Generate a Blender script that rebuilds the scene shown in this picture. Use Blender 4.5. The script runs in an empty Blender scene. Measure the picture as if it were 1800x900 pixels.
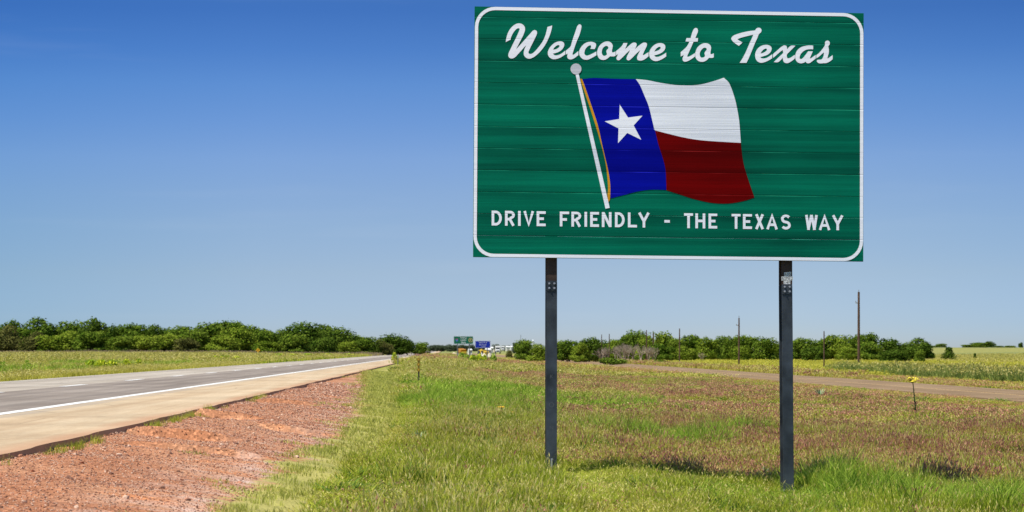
import bpy, bmesh, math, random
import numpy as np
from mathutils import Vector, Matrix, noise
random.seed(7); rng = np.random.default_rng(7)
R = math.radians
scene = bpy.context.scene
col = scene.collection

# ------------------------------------------------------------------ helpers
CAMZ, HOR, FPX = 1.75, 611.0, 4000.0     # eye height, horizon row and focal length measured in the photo

def link(o, parent=None):
    col.objects.link(o)
    if parent is not None: o.parent = parent
    return o
def tag(o, label=None, cat=None, group=None, kind=None):
    if label: o['label'] = label
    if cat: o['category'] = cat
    if group: o['group'] = group
    if kind: o['kind'] = kind
    return o
def empty(name, loc=(0,0,0), rz=0.0):
    o = bpy.data.objects.new(name, None); o.empty_display_size = .2
    o.location = loc; o.rotation_euler = (0,0,rz)
    return link(o)
def mesh_obj(name, verts, faces, mat=None, parent=None, smooth=False):
    me = bpy.data.meshes.new(name)
    me.from_pydata([tuple(v) for v in verts], [], [tuple(f) for f in faces]); me.update()
    if mat: me.materials.append(mat)
    if smooth: me.polygons.foreach_set('use_smooth', [True]*len(me.polygons))
    return link(bpy.data.objects.new(name, me), parent)
def fast_mesh(name, V, F, mat=None):
    """numpy verts (n,3); faces (m,k)"""
    me = bpy.data.meshes.new(name)
    V = np.asarray(V, np.float32); F = np.asarray(F, np.int32); m, k = F.shape
    me.vertices.add(len(V)); me.vertices.foreach_set('co', V.ravel())
    me.loops.add(m*k); me.loops.foreach_set('vertex_index', F.ravel())
    me.polygons.add(m); me.polygons.foreach_set('loop_start', np.arange(0, m*k, k, dtype=np.int32))
    me.update(calc_edges=True)
    if mat: me.materials.append(mat)
    return me

class MB:
    def __init__(s): s.v=[]; s.f=[]
    def add(s, v, f):
        b=len(s.v); s.v += [tuple(p) for p in v]; s.f += [tuple(b+i for i in q) for q in f]
    def box(s, x0,x1,y0,y1,z0,z1):
        s.add([(x0,y0,z0),(x1,y0,z0),(x1,y1,z0),(x0,y1,z0),(x0,y0,z1),(x1,y0,z1),(x1,y1,z1),(x0,y1,z1)],
              [(0,3,2,1),(4,5,6,7),(0,1,5,4),(1,2,6,5),(2,3,7,6),(3,0,4,7)])
    def hexa(s, p): # 8 points ordered like box
        s.add(p, [(0,3,2,1),(4,5,6,7),(0,1,5,4),(1,2,6,5),(2,3,7,6),(3,0,4,7)])
    def tube(s, pts, rad, n=8, cap=True):
        rings=[]; pts=[Vector(p) for p in pts]
        for i,p in enumerate(pts):
            d=(pts[min(i+1,len(pts)-1)]-pts[max(i-1,0)]).normalized()
            a=d.orthogonal().normalized(); b=d.cross(a)
            r=rad[i] if hasattr(rad,'__len__') else rad
            rings.append([p+(a*math.cos(2*math.pi*k/n)+b*math.sin(2*math.pi*k/n))*r for k in range(n)])
        v=[q for r_ in rings for q in r_]; f=[]
        for i in range(len(pts)-1):
            for k in range(n):
                f.append((i*n+k, i*n+(k+1)%n, (i+1)*n+(k+1)%n, (i+1)*n+k))
        if cap: f.append(tuple(range(n-1,-1,-1))); f.append(tuple((len(pts)-1)*n+k for k in range(n)))
        s.add(v,f)
    def disc(s, c, r, y0, y1, n=24):  # disc in xz plane
        v=[(c[0]+r*math.cos(2*math.pi*k/n), y, c[1]+r*math.sin(2*math.pi*k/n)) for y in (y0,y1) for k in range(n)]
        f=[tuple(range(n)), tuple(range(2*n-1,n-1,-1))]+[(k,n+k,n+(k+1)%n,(k+1)%n) for k in range(n)]
        s.add(v,f)
    def build(s, name, mat, parent=None, smooth=False):
        return mesh_obj(name, s.v, s.f, mat, parent, smooth)

def sstep(a,b,x):
    t=np.clip((np.asarray(x,float)-a)/(b-a),0,1); return t*t*(3-2*t)
def gauss(x,c,w): return np.exp(-((np.asarray(x,float)-c)/w)**2)
# cheap smooth value noise for layout, vectorised
_P = rng.random((64,64))
def vnoise(x,y,sc):
    x=np.asarray(x,float)/sc; y=np.asarray(y,float)/sc
    xi=np.floor(x).astype(int); yi=np.floor(y).astype(int); fx=x-xi; fy=y-yi
    fx=fx*fx*(3-2*fx); fy=fy*fy*(3-2*fy)
    g=lambda a,b:_P[a%64,b%64]
    return (g(xi,yi)*(1-fx)+g(xi+1,yi)*fx)*(1-fy)+(g(xi,yi+1)*(1-fx)+g(xi+1,yi+1)*fx)*fy

# ------------------------------------------------------------------ materials
def nt(name):
    m=bpy.data.materials.new(name); m.use_nodes=True
    n=m.node_tree.nodes; n.clear()
    return m, n, m.node_tree.links
def rampnode(n, stops):
    r=n.new('ShaderNodeValToRGB'); e=r.color_ramp.elements
    while len(e)<len(stops): e.new(.5)
    for i,(p,c) in enumerate(stops): e[i].position=p; e[i].color=(*c,1) if len(c)==3 else c
    return r
def basic(name, color, rough=.6, spec=.3, metal=0, var=.15, scale=3.0, bump=0.0, bscale=40):
    m,n,l=nt(name)
    out=n.new('ShaderNodeOutputMaterial'); b=n.new('ShaderNodeBsdfPrincipled')
    l.new(b.outputs[0],out.inputs[0])
    b.inputs['Roughness'].default_value=rough; b.inputs['Specular IOR Level'].default_value=spec; b.inputs['Metallic'].default_value=metal
    tc=n.new('ShaderNodeTexCoord'); nz=n.new('ShaderNodeTexNoise'); nz.inputs['Scale'].default_value=scale; nz.inputs['Detail'].default_value=5
    l.new(tc.outputs['Object'],nz.inputs['Vector'])
    c0=[max(0,c*(1-var)) for c in color]; c1=[min(1,c*(1+var)) for c in color]
    r=rampnode(n,[(.3,c0),(.7,c1)]); l.new(nz.outputs['Fac'],r.inputs[0]); l.new(r.outputs[0],b.inputs['Base Color'])
    if bump:
        n2=n.new('ShaderNodeTexNoise'); n2.inputs['Scale'].default_value=bscale; n2.inputs['Detail'].default_value=4
        l.new(tc.outputs['Object'],n2.inputs['Vector'])
        bp=n.new('ShaderNodeBump'); bp.inputs['Strength'].default_value=bump; bp.inputs['Distance'].default_value=.01
        l.new(n2.outputs['Fac'],bp.inputs['Height']); l.new(bp.outputs[0],b.inputs['Normal'])
    return m
def foliage(name, stops, trans=.35, nscale=.15, rand=.35, vscale=None):
    """leaf / blade: tint attribute + world noise + translucency"""
    m,n,l=nt(name)
    out=n.new('ShaderNodeOutputMaterial'); d=n.new('ShaderNodeBsdfDiffuse'); t=n.new('ShaderNodeBsdfTranslucent')
    mix=n.new('ShaderNodeMixShader'); mix.inputs[0].default_value=trans
    l.new(d.outputs[0],mix.inputs[1]); l.new(t.outputs[0],mix.inputs[2]); l.new(mix.outputs[0],out.inputs[0])
    g=n.new('ShaderNodeNewGeometry'); nz=n.new('ShaderNodeTexNoise'); nz.inputs['Scale'].default_value=nscale; nz.inputs['Detail'].default_value=4
    l.new(g.outputs['Position'],nz.inputs['Vector'])
    a=n.new('ShaderNodeAttribute'); a.attribute_name='tint'
    oi=n.new('ShaderNodeObjectInfo')
    m1=n.new('ShaderNodeMath'); m1.operation='MULTIPLY_ADD'; m1.inputs[1].default_value=.75; m1.inputs[2].default_value=-.375+.2
    l.new(a.outputs['Fac'],m1.inputs[0])
    m2=n.new('ShaderNodeMath'); m2.operation='MULTIPLY_ADD'; m2.inputs[1].default_value=.9; l.new(nz.outputs['Fac'],m2.inputs[0]); l.new(m1.outputs[0],m2.inputs[2])
    m3=n.new('ShaderNodeMath'); m3.operation='MULTIPLY_ADD'; m3.inputs[1].default_value=rand; l.new(oi.outputs['Random'],m3.inputs[0]); l.new(m2.outputs[0],m3.inputs[2])
    m4=n.new('ShaderNodeMath'); m4.operation='SUBTRACT'; m4.inputs[1].default_value=.15+rand/2; l.new(m3.outputs[0],m4.inputs[0])
    r=rampnode(n,stops); l.new(m4.outputs[0],r.inputs[0])
    l.new(r.outputs[0],d.inputs['Color']); l.new(r.outputs[0],t.inputs['Color'])
    return m

# sign sheeting: shared seam lines of the stacked extrusions, in the sign's own coordinates
PITCH=.3064; SLOPE=0.0; VB=0.0     # filled in below
def sheeting(name, c0, c1, rough=.5, streak=1.0, seam=.12, spec=.04):
    m,n,l=nt(name)
    out=n.new('ShaderNodeOutputMaterial'); b=n.new('ShaderNodeBsdfPrincipled'); l.new(b.outputs[0],out.inputs[0])
    b.inputs['Roughness'].default_value=rough; b.inputs['Specular IOR Level'].default_value=spec
    tc=n.new('ShaderNodeTexCoord'); sx=n.new('ShaderNodeSeparateXYZ'); l.new(tc.outputs['Object'],sx.inputs[0])
    def mth(op,a,bv=None,c=None):
        k=n.new('ShaderNodeMath'); k.operation=op
        for i,x in enumerate((a,bv,c)):
            if x is None: continue
            if isinstance(x,(int,float)): k.inputs[i].default_value=x
            else: l.new(x,k.inputs[i])
        return k.outputs[0]
    lin=mth('MULTIPLY_ADD',sx.outputs[0],-SLOPE,sx.outputs[2])
    t=mth('FRACT',mth('DIVIDE',mth('SUBTRACT',lin,VB),PITCH))
    dist=mth('MULTIPLY',mth('MINIMUM',t,mth('SUBTRACT',1.0,t)),PITCH)
    groove=mth('SMOOTH_MIN',mth('DIVIDE',dist,.006),1.0,.2)
    # long horizontal streaks
    mp=n.new('ShaderNodeMapping'); mp.inputs['Scale'].default_value=(.20,1,10.0); l.new(tc.outputs['Object'],mp.inputs[0])
    nz=n.new('ShaderNodeTexNoise'); nz.inputs['Scale'].default_value=1.6; nz.inputs['Detail'].default_value=6; nz.inputs['Roughness'].default_value=.62; l.new(mp.outputs[0],nz.inputs['Vector'])
    # slow patches where one plank weathered more
    mp2=n.new('ShaderNodeMapping'); mp2.inputs['Scale'].default_value=(.5,1,1.6); l.new(tc.outputs['Object'],mp2.inputs[0])
    n2=n.new('ShaderNodeTexNoise'); n2.inputs['Scale'].default_value=.9; n2.inputs['Detail'].default_value=3; l.new(mp2.outputs[0],n2.inputs['Vector'])
    pk=mth('FLOOR',mth('DIVIDE',mth('SUBTRACT',lin,VB),PITCH)); wn_=n.new('ShaderNodeTexWhiteNoise'); wn_.noise_dimensions='1D'; l.new(pk,wn_.inputs['W'])
    # each plank fades a little differently, and its middle is lighter than its edges
    mid=mth('MULTIPLY',mth('SUBTRACT',1.0,mth('MULTIPLY',mth('ABSOLUTE',mth('SUBTRACT',t,.45)),2.0)),.16)
    f0=mth('ADD',mth('MULTIPLY',nz.outputs['Fac'],.60*streak),mth('MULTIPLY',n2.outputs['Fac'],.62))
    f=mth('ADD',mth('ADD',f0,mth('MULTIPLY_ADD',wn_.outputs['Value'],.20,-.22)),mid)
    r=rampnode(n,[(.32,c0),(.82,c1)]); l.new(f,r.inputs[0])
    mix=n.new('ShaderNodeMix'); mix.data_type='RGBA'; mix.blend_type='MULTIPLY'
    l.new(r.outputs[0],mix.inputs['A'])
    g2=mth('MULTIPLY_ADD',groove,seam,1-seam)
    cmb=n.new('ShaderNodeCombineColor'); 
    for i in range(3): l.new(g2,cmb.inputs[i])
    l.new(cmb.outputs[0],mix.inputs['B']); mix.inputs['Factor'].default_value=1
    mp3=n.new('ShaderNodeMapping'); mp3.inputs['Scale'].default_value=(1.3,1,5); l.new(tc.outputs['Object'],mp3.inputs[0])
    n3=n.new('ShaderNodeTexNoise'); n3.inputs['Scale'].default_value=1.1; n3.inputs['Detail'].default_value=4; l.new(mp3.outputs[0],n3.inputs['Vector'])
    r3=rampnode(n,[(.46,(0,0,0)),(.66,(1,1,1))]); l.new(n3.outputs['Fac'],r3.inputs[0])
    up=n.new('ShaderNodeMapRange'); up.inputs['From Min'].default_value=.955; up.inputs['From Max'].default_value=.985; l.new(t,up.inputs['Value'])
    edge_glint=mth('MULTIPLY',mth('MULTIPLY',up.outputs[0],r3.outputs[0]),.55)  # broken sun highlights along upper plank edges, painted in as lighter colour
    wm_=n.new('ShaderNodeMix'); wm_.data_type='RGBA'; l.new(edge_glint,wm_.inputs['Factor']); l.new(mix.outputs['Result'],wm_.inputs['A'])
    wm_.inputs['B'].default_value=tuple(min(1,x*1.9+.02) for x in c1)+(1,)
    l.new(wm_.outputs['Result'],b.inputs['Base Color'])
    h=mth('ADD',mth('MULTIPLY',groove,.35),mth('MULTIPLY',nz.outputs['Fac'],.55*streak))
    bp=n.new('ShaderNodeBump'); bp.inputs['Strength'].default_value=.55; bp.inputs['Distance'].default_value=.012
    l.new(h,bp.inputs['Height']); l.new(bp.outputs[0],b.inputs['Normal'])
    return m

# ------------------------------------------------------------------ terrain
def kerbX(Y): return -4.18-.0275*np.asarray(Y,float)
def zroad(Y): return .78-.001375*np.minimum(np.asarray(Y,float),700)
def sideN(Y): return 26.0-.055*np.asarray(Y,float)      # near edge of the frontage road
def sideF(Y): return 32.8-.055*np.asarray(Y,float)
ZSIDE=-.45
RUTS=[(29.2,.13,.1,1.35),(37.2,.12,-.1,1.0),(34.4,.08,1.35,2.4),(26.0,.06,.5,2.1),(47.0,.10,.2,1.5)]
def H(X,Y):
    X=np.asarray(X,float); Y=np.asarray(Y,float)
    s=X-kerbX(Y); zr=zroad(Y)
    # left of the pavement
    sl=-s-9.88
    left=(zr-.07)+(.50-(zr-.07))*sstep(.8,30,sl)+.12*(vnoise(X,Y,23)-.5)*sstep(2,15,sl)
    # right of the pavement
    base=-.02-.30*sstep(5.6,9.2,s)-.29*sstep(9.2,15,s)
    base=base+.30*(vnoise(X,Y,9.0)-.5)*sstep(8,13,s)*sstep(35,60,Y)
    top=zr-.058
    right=top+(base-top)*sstep(0,6.3,s)
    rut=0
    for (y0,w,a,b) in RUTS:
        yy=Y+.10*np.sin(s*2.3+y0)+.05*np.sin(s*7.1); win=sstep(a-.15,a+.2,s)*(1-sstep(b-.35,b+.3,s))
        rut=rut-w*win*np.where(yy<y0,np.exp(-(np.maximum(y0-yy,0))/.9)*sstep(0,.10,y0-yy),0)+.5*w*win*np.where(yy>=y0-.1,np.exp(-np.abs(yy-y0)/.5),0)*sstep(-.1,0,yy-y0)
    washed=.085*(vnoise(Y*1.0,s*0,3.1)-.42)*gauss(s,0.12,.40)*sstep(0,.05,s)
    right=right+np.where(Y<70,rut+washed+.05*(vnoise(X,Y,1.4)-.5)*sstep(.1,.6,s)*(1-sstep(3,4,s)),0)
    # frontage road bench
    q=(X-(26.0+32.8)/2+.055*Y)          # distance from its centre line
    bench=1-sstep(3.9,7.5,np.abs(q))
    right=right*(1-bench)+(ZSIDE-.05)*bench
    beyond=sstep(3.4,8,q)
    field=-.45+.25*(vnoise(X,Y,60)-.5)*sstep(8,40,q)
    hill=2.22*sstep(330,740,Y)*sstep(55,135,X)
    right=right*(1-beyond)+(field+hill)*beyond
    z=np.where(s>0,right,np.where(sl>0,left,zr-.09))
    far=sstep(700,1100,Y)
    z=z*(1-far)+np.where(s>0,np.maximum(-.5,-.5+2.2*sstep(100,200,X)),np.where(sl>0,.0,zr-.09))*far
    return z
def Hs(x,y): return float(H(x,y))
def hit(px,py,ymax=3000):
    """where the line of sight through a photo pixel meets the terrain (used to measure positions)"""
    Y=np.geomspace(14,ymax,6000); X=(px-900)/FPX*Y; Z=CAMZ+(HOR-py)/FPX*Y
    k=np.argmax(Z<=H(X,Y))
    if not (Z<=H(X,Y)).any(): k=len(Y)-1
    return float(X[k]),float(Y[k]),float(H(X[k],Y[k]))
def spot(px,Y): 
    X=(px-900)/FPX*Y; return X,Y,Hs(X,Y)

# gravel width and mown strip width right of the kerb, along the road
def gravelW(Y):
    return np.interp(Y,[20,24,27,32,40,50,65,85,105,118],[2.35,2.3,2.3,2.55,2.4,2.2,1.75,1.15,.45,-.3])
def mownW(Y): return gravelW(Y)+np.interp(Y,[20,26,35,60,120],[.75,.8,.85,1.1,1.6])

def lin_axis(segs):
    a=[]
    for lo,hi,st in segs: a+=list(np.arange(lo,hi,st))
    return np.array(a)
gy=np.concatenate([lin_axis([(-60,13,8),(13,40,.09),(40,46,.15),(46,75,.3),(75,140,.8),(140,300,2.5),(300,800,8)]),np.geomspace(800,9000,40)])
gx=np.concatenate([-np.geomspace(2600,61,26),lin_axis([(-60,-30,3),(-30,-9,.8),(-9,1.2,.13),(1.2,12,.45),(12,40,.8),(40,150,5)]),np.geomspace(150,2600,22)])
GX,GY=np.meshgrid(gx,gy); GZ=H(GX,GY)
nx,ny=len(gx),len(gy)
idx=np.arange(nx*ny).reshape(ny,nx)
F=np.stack([idx[:-1,:-1],idx[:-1,1:],idx[1:,1:],idx[1:,:-1]],-1).reshape(-1,4)

def ground_material():
    m,n,l=nt('ground_soil_and_turf')
    out=n.new('ShaderNodeOutputMaterial'); b=n.new('ShaderNodeBsdfPrincipled'); l.new(b.outputs[0],out.inputs[0])
    b.inputs['Roughness'].default_value=.95; b.inputs['Specular IOR Level'].default_value=.1
    g=n.new('ShaderNodeNewGeometry')
    def nz(sc,det=5,ro=.6):
        k=n.new('ShaderNodeTexNoise'); k.inputs['Scale'].default_value=sc; k.inputs['Detail'].default_value=det; k.inputs['Roughness'].default_value=ro
        l.new(g.outputs['Position'],k.inputs['Vector']); return k.outputs['Fac']
    def attr(a):
        k=n.new('ShaderNodeAttribute'); k.attribute_name=a; return k
    def mth(op,a,bv=None,c=None):
        k=n.new('ShaderNodeMath'); k.operation=op
        for i,x in enumerate((a,bv,c)):
            if x is None: continue
            if isinstance(x,(int,float)): k.inputs[i].default_value=x
            else: l.new(x,k.inputs[i])
        return k.outputs[0]
    def mixc(f,a,bb,mode='MIX'):
        k=n.new('ShaderNodeMix'); k.data_type='RGBA'; k.blend_type=mode
        if isinstance(f,(int,float)): k.inputs['Factor'].default_value=f
        else: l.new(f,k.inputs['Factor'])
        l.new(a,k.inputs['A']); l.new(bb,k.inputs['B']); return k.outputs['Result']
    # turf: colour from the land-use attribute, broken up by noise
    use=attr('landuse')
    r1=rampnode(n,[(.3,(.62,.66,.55)),(.7,(1.25,1.2,1.15))]); l.new(nz(.9,6,.7),r1.inputs[0])
    turf=mixc(1.0,use.outputs['Color'],r1.outputs[0],'MULTIPLY')
    # gravel
    gr=rampnode(n,[(.30,(.27,.108,.049)),(.46,(.365,.156,.076)),(.58,(.42,.205,.108)),(.72,(.54,.20,.074))]); l.new(nz(.55,6,.65),gr.inputs[0])
    vo=n.new('ShaderNodeTexVoronoi'); vo.inputs['Scale'].default_value=30; l.new(g.outputs['Position'],vo.inputs['Vector'])
    sp=rampnode(n,[(0,(.30,.27,.27)),(.2,(.8,.8,.8)),(.8,(1.15,1.12,1.1)),(1,(1.75,1.75,1.75))]); 
    sc=n.new('ShaderNodeSeparateColor'); l.new(vo.outputs['Color'],sc.inputs[0]); l.new(sc.outputs[0],sp.inputs[0])
    gravel=mixc(.8,gr.outputs[0],sp.outputs[0],'MULTIPLY')
    pale=rampnode(n,[(.45,(0,0,0)),(.75,(1,1,1))]); l.new(nz(1.7,4),pale.inputs[0])
    pc=n.new('ShaderNodeRGB'); pc.outputs[0].default_value=(.56,.41,.33,1)
    ga=attr('gravel')   # metres inside the gravel strip
    edge=mth('SUBTRACT',1.2,ga.outputs['Fac'])
    pf=mth('MULTIPLY',mth('MINIMUM',mth('MAXIMUM',edge,0.0),1.0),pale.outputs[0])
    gravel=mixc(pf,gravel,pc.outputs[0])
    wob=mth('ADD',mth('MULTIPLY_ADD',nz(.8,4),1.7,-.85),mth('MULTIPLY_ADD',nz(5,3),.8,-.4))
    mask=n.new('ShaderNodeMapRange'); mask.inputs['From Min'].default_value=-.12; mask.inputs['From Max'].default_value=.12
    l.new(mth('ADD',ga.outputs['Fac'],wob),mask.inputs['Value'])
    l.new(mixc(mask.outputs[0],turf,gravel),b.inputs['Base Color'])
    bp=n.new('ShaderNodeBump'); bp.inputs['Strength'].default_value=.7; bp.inputs['Distance'].default_value=.02
    l.new(mth('ADD',mth('MULTIPLY',vo.outputs['Distance'],.8),nz(9,6,.7)),bp.inputs['Height']); l.new(bp.outputs[0],b.inputs['Normal'])
    return m
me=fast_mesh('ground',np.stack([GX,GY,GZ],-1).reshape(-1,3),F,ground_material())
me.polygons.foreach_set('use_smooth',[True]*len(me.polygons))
X=GX.ravel(); Y=GY.ravel(); S=X-kerbX(Y)
a=me.attributes.new('gravel','FLOAT','POINT')
ga=np.where(S>-.3,gravelW(Y)-S,-5.0); ga=np.where(Y>125,-5,ga)
a.data.foreach_set('value',np.clip(ga,-5,5).astype(np.float32))
q=X-29.4+.055*Y
c=np.zeros((len(X),4),np.float32); c[:,3]=1
def put(mask,rgb):
    mk=np.clip(mask,0,1)[:,None]; c[:,:3]=c[:,:3]*(1-mk)+np.array(rgb)*mk
c[:,:3]=(.26,.25,.05)
put(sstep(0,1,S)*(1-sstep(mownW(Y)-.2,mownW(Y)+.4,S)),(.36,.32,.10))
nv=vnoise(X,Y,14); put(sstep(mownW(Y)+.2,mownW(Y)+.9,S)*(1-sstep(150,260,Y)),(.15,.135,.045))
put(sstep(.5,.75,vnoise(X+9,Y,22))*sstep(6,10,S)*(1-sstep(250,420,Y)),(.19,.135,.055))
put(sstep(3.6,4.6,q)*(1-sstep(9,11,q)),(.32,.23,.10))
put(sstep(6,8,q)*(1-sstep(340,400,Y)),(.44,.41,.07)); put(sstep(6,8,q)*sstep(340,400,Y),(.28,.26,.07))                                # ripening field
put(sstep(300,380,Y)*sstep(62,80,X),(.25,.24,.075))                # pasture hill
put(sstep(.55,.7,vnoise(X*.3,Y,40))*sstep(330,420,Y)*sstep(62,80,X),(.20,.21,.07))
put(sstep(0,2,-S-9.9),(.29,.26,.07)); put(sstep(1,4,-S-10.5)*(1-sstep(8,12,-S-10.5))*.6,(.38,.28,.12))
put(sstep(.45,.7,vnoise(X,Y,30))*sstep(4,10,-S-9.9),(.24,.27,.06))
put(sstep(700,1000,Y),(.22,.23,.08))
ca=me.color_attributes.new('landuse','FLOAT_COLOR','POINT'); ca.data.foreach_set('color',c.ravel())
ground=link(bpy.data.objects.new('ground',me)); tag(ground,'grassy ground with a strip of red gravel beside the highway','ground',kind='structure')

# ------------------------------------------------------------------ roads
def road_material(name, stops, along, speck=.35, tyre=(), bump=.25):
    m,n,l=nt(name)
    out=n.new('ShaderNodeOutputMaterial'); b=n.new('ShaderNodeBsdfPrincipled'); l.new(b.outputs[0],out.inputs[0])
    b.inputs['Roughness'].default_value=.95; b.inputs['Specular IOR Level'].default_value=.04
    g=n.new('ShaderNodeNewGeometry')
    mp=n.new('ShaderNodeMapping'); mp.inputs['Rotation'].default_value=(0,0,-along); l.new(g.outputs['Position'],mp.inputs[0])
    mp2=n.new('ShaderNodeMapping'); mp2.inputs['Scale'].default_value=(1.6,.06,1); l.new(mp.outputs[0],mp2.inputs[0])
    n1=n.new('ShaderNodeTexNoise'); n1.inputs['Scale'].default_value=1; n1.inputs['Detail'].default_value=6; n1.inputs['Roughness'].default_value=.65; l.new(mp2.outputs[0],n1.inputs['Vector'])
    r=rampnode(n,stops); l.new(n1.outputs['Fac'],r.inputs[0])
    n2=n.new('ShaderNodeTexNoise'); n2.inputs['Scale'].default_value=14; n2.inputs['Detail'].default_value=5; n2.inputs['Roughness'].default_value=.8; l.new(g.outputs['Position'],n2.inputs['Vector'])
    r2=rampnode(n,[(.3,(1-speck,)*3),(.7,(1+speck*.6,)*3)]); l.new(n2.outputs['Fac'],r2.inputs[0])
    mx=n.new('ShaderNodeMix'); mx.data_type='RGBA'; mx.blend_type='MULTIPLY'; mx.inputs['Factor'].default_value=1
    l.new(r.outputs[0],mx.inputs['A']); l.new(r2.outputs[0],mx.inputs['B'])
    # faint blotches across
    n3=n.new('ShaderNodeTexNoise'); n3.inputs['Scale'].default_value=.35; n3.inputs['Detail'].default_value=4; l.new(g.outputs['Position'],n3.inputs['Vector'])
    r3=rampnode(n,[(.35,(.86,.85,.84)),(.65,(1.1,1.1,1.1))]); l.new(n3.outputs['Fac'],r3.inputs[0])
    mx2=n.new('ShaderNodeMix'); mx2.data_type='RGBA'; mx2.blend_type='MULTIPLY'; mx2.inputs['Factor'].default_value=1
    l.new(mx.outputs['Result'],mx2.inputs['A']); l.new(r3.outputs[0],mx2.inputs['B'])
    last=mx2.outputs['Result']
    sxx=n.new('ShaderNodeSeparateXYZ'); l.new(g.outputs['Position'],sxx.inputs[0])
    lat=n.new('ShaderNodeMath'); lat.operation='MULTIPLY_ADD'; lat.inputs[1].default_value=math.tan(along); l.new(sxx.outputs[1],lat.inputs[0]); l.new(sxx.outputs[0],lat.inputs[2])
    # wheel paths, oil line, dirt washed on from the verge: (centre offset, half width, colour, strength)
    for (cx_,hw_,colr,st_) in tyre:
        d_=n.new('ShaderNodeMath'); d_.operation='SUBTRACT'; l.new(lat.outputs[0],d_.inputs[0]); d_.inputs[1].default_value=cx_
        ab=n.new('ShaderNodeMath'); ab.operation='ABSOLUTE'; l.new(d_.outputs[0],ab.inputs[0])
        wb=n.new('ShaderNodeMath'); wb.operation='MULTIPLY_ADD'; wb.inputs[1].default_value=hw_*1.3; l.new(n3.outputs['Fac'],wb.inputs[0]); l.new(ab.outputs[0],wb.inputs[2])
        mr=n.new('ShaderNodeMapRange'); mr.interpolation_type='SMOOTHSTEP'; mr.inputs['From Min'].default_value=hw_*.55; mr.inputs['From Max'].default_value=hw_*1.7; mr.inputs['To Min'].default_value=st_; mr.inputs['To Max'].default_value=0; l.new(wb.outputs[0],mr.inputs['Value'])
        mk=n.new('ShaderNodeMix'); mk.data_type='RGBA'; l.new(mr.outputs[0],mk.inputs['Factor']); l.new(last,mk.inputs['A']); mk.inputs['B'].default_value=(*colr,1); last=mk.outputs['Result']
    # thin cracks
    vc=n.new('ShaderNodeTexVoronoi'); vc.feature='DISTANCE_TO_EDGE'; vc.inputs['Scale'].default_value=.33
    dn=n.new('ShaderNodeMix'); dn.data_type='RGBA'; dn.inputs['Factor'].default_value=.12; l.new(g.outputs['Position'],dn.inputs['A']); l.new(n2.outputs['Color'],dn.inputs['B']); l.new(g.outputs['Position'],vc.inputs['Vector'])
    cr=rampnode(n,[(0,(.72,.70,.68)),(.006,(.95,.95,.95)),(.02,(1,1,1))]); l.new(vc.outputs['Distance'],cr.inputs[0])
    mc=n.new('ShaderNodeMix'); mc.data_type='RGBA'; mc.blend_type='MULTIPLY'; mc.inputs['Factor'].default_value=1; l.new(last,mc.inputs['A']); l.new(cr.outputs[0],mc.inputs['B'])
    l.new(mc.outputs['Result'],b.inputs['Base Color'])
    bp=n.new('ShaderNodeBump'); bp.inputs['Strength'].default_value=bump; bp.inputs['Distance'].default_value=.01; l.new(n2.outputs['Fac'],bp.inputs['Height']); l.new(bp.outputs[0],b.inputs['Normal'])
    return m
ALONG=math.atan(.0275)
M_sh=road_material('shoulder_concrete',[(.28,(.36,.255,.152)),(.45,(.45,.33,.205)),(.6,(.50,.385,.25)),(.72,(.49,.31,.175)),(.85,(.53,.41,.275))],ALONG,.22,tyre=[(-4.25,.35,(.40,.20,.11),.6),(-6.55,.22,(.30,.25,.20),.6),(-5.5,.16,(.36,.25,.15),.35)])
M_ln=road_material('worn_asphalt',[(.3,(.190,.156,.128)),(.5,(.248,.205,.168)),(.7,(.305,.258,.214))],ALONG,.2,tyre=[(-7.75,.30,(.155,.128,.107),.6),(-9.5,.30,(.155,.128,.107),.6),(-8.6,.22,(.18,.15,.125),.4),(-6.95,.12,(.30,.25,.20),.5)])
M_ln2=road_material('pale_asphalt',[(.3,(.32,.268,.212)),(.5,(.38,.325,.26)),(.7,(.43,.375,.305))],ALONG,.18,tyre=[(-11.5,.28,(.23,.20,.165),.5),(-13.1,.28,(.23,.20,.165),.5)])
M_white=basic('road_paint_white',(.64,.62,.57),.8,.2,var=.22,scale=3)
M_side=road_material('frontage_road_surface',[(.3,(.195,.130,.072)),(.5,(.24,.162,.092)),(.7,(.275,.19,.113))],math.atan(.055),.25)
M_yel=basic('road_paint_yellow',(.52,.33,.12),.7,.2)

yr=np.concatenate([np.arange(-20,20,5.),np.arange(20,60,.22),np.arange(60,130,1.),np.arange(130,400,6),np.geomspace(400,2500,60)])
def strip(name,x0,x1,dz,mat,ys=yr,edge=None,thick=0,label=None,kx=kerbX,zf=zroad):
    V=[];Fc=[]
    xa=kx(ys)+x0; xb=kx(ys)+x1
    if edge is not None: xb=xb+edge
    z=zf(ys)+dz
    for i in range(len(ys)):
        V+=[(xa[i],ys[i],z[i]),(xb[i],ys[i],z[i]),(xb[i]+.03,ys[i],z[i]-thick),(xa[i],ys[i],z[i]-thick)]
    for i in range(len(ys)-1):
        a=4*i;b=a+4
        Fc.append((a,a+1,b+1,b))
        if thick: Fc+= [(a+1,a+2,b+2,b+1),(a+3,a,b,b+3)]
    o=mesh_obj(name,V,Fc,mat); tag(o,label,name.replace('_',' '),kind='structure'); return o
edge=.045*(vnoise(yr,yr*0+11,.75)-.5)+.05*(vnoise(yr,yr*0,1.6)-.5)+.07*(vnoise(yr,yr*0+3,4.7)-.5)
strip('road_shoulder',-2.67,0,0.0,M_sh,edge=edge,thick=.17,label='tan paved shoulder with a broken edge along the highway')
strip('highway_lane',-6.30,-2.68,0.0,M_ln,thick=.12,label='grey brown asphalt lane of the highway')
strip('highway_passing_lane',-9.88,-6.305,0.0,M_ln2,thick=.12,label='paler far lane of the highway')
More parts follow.
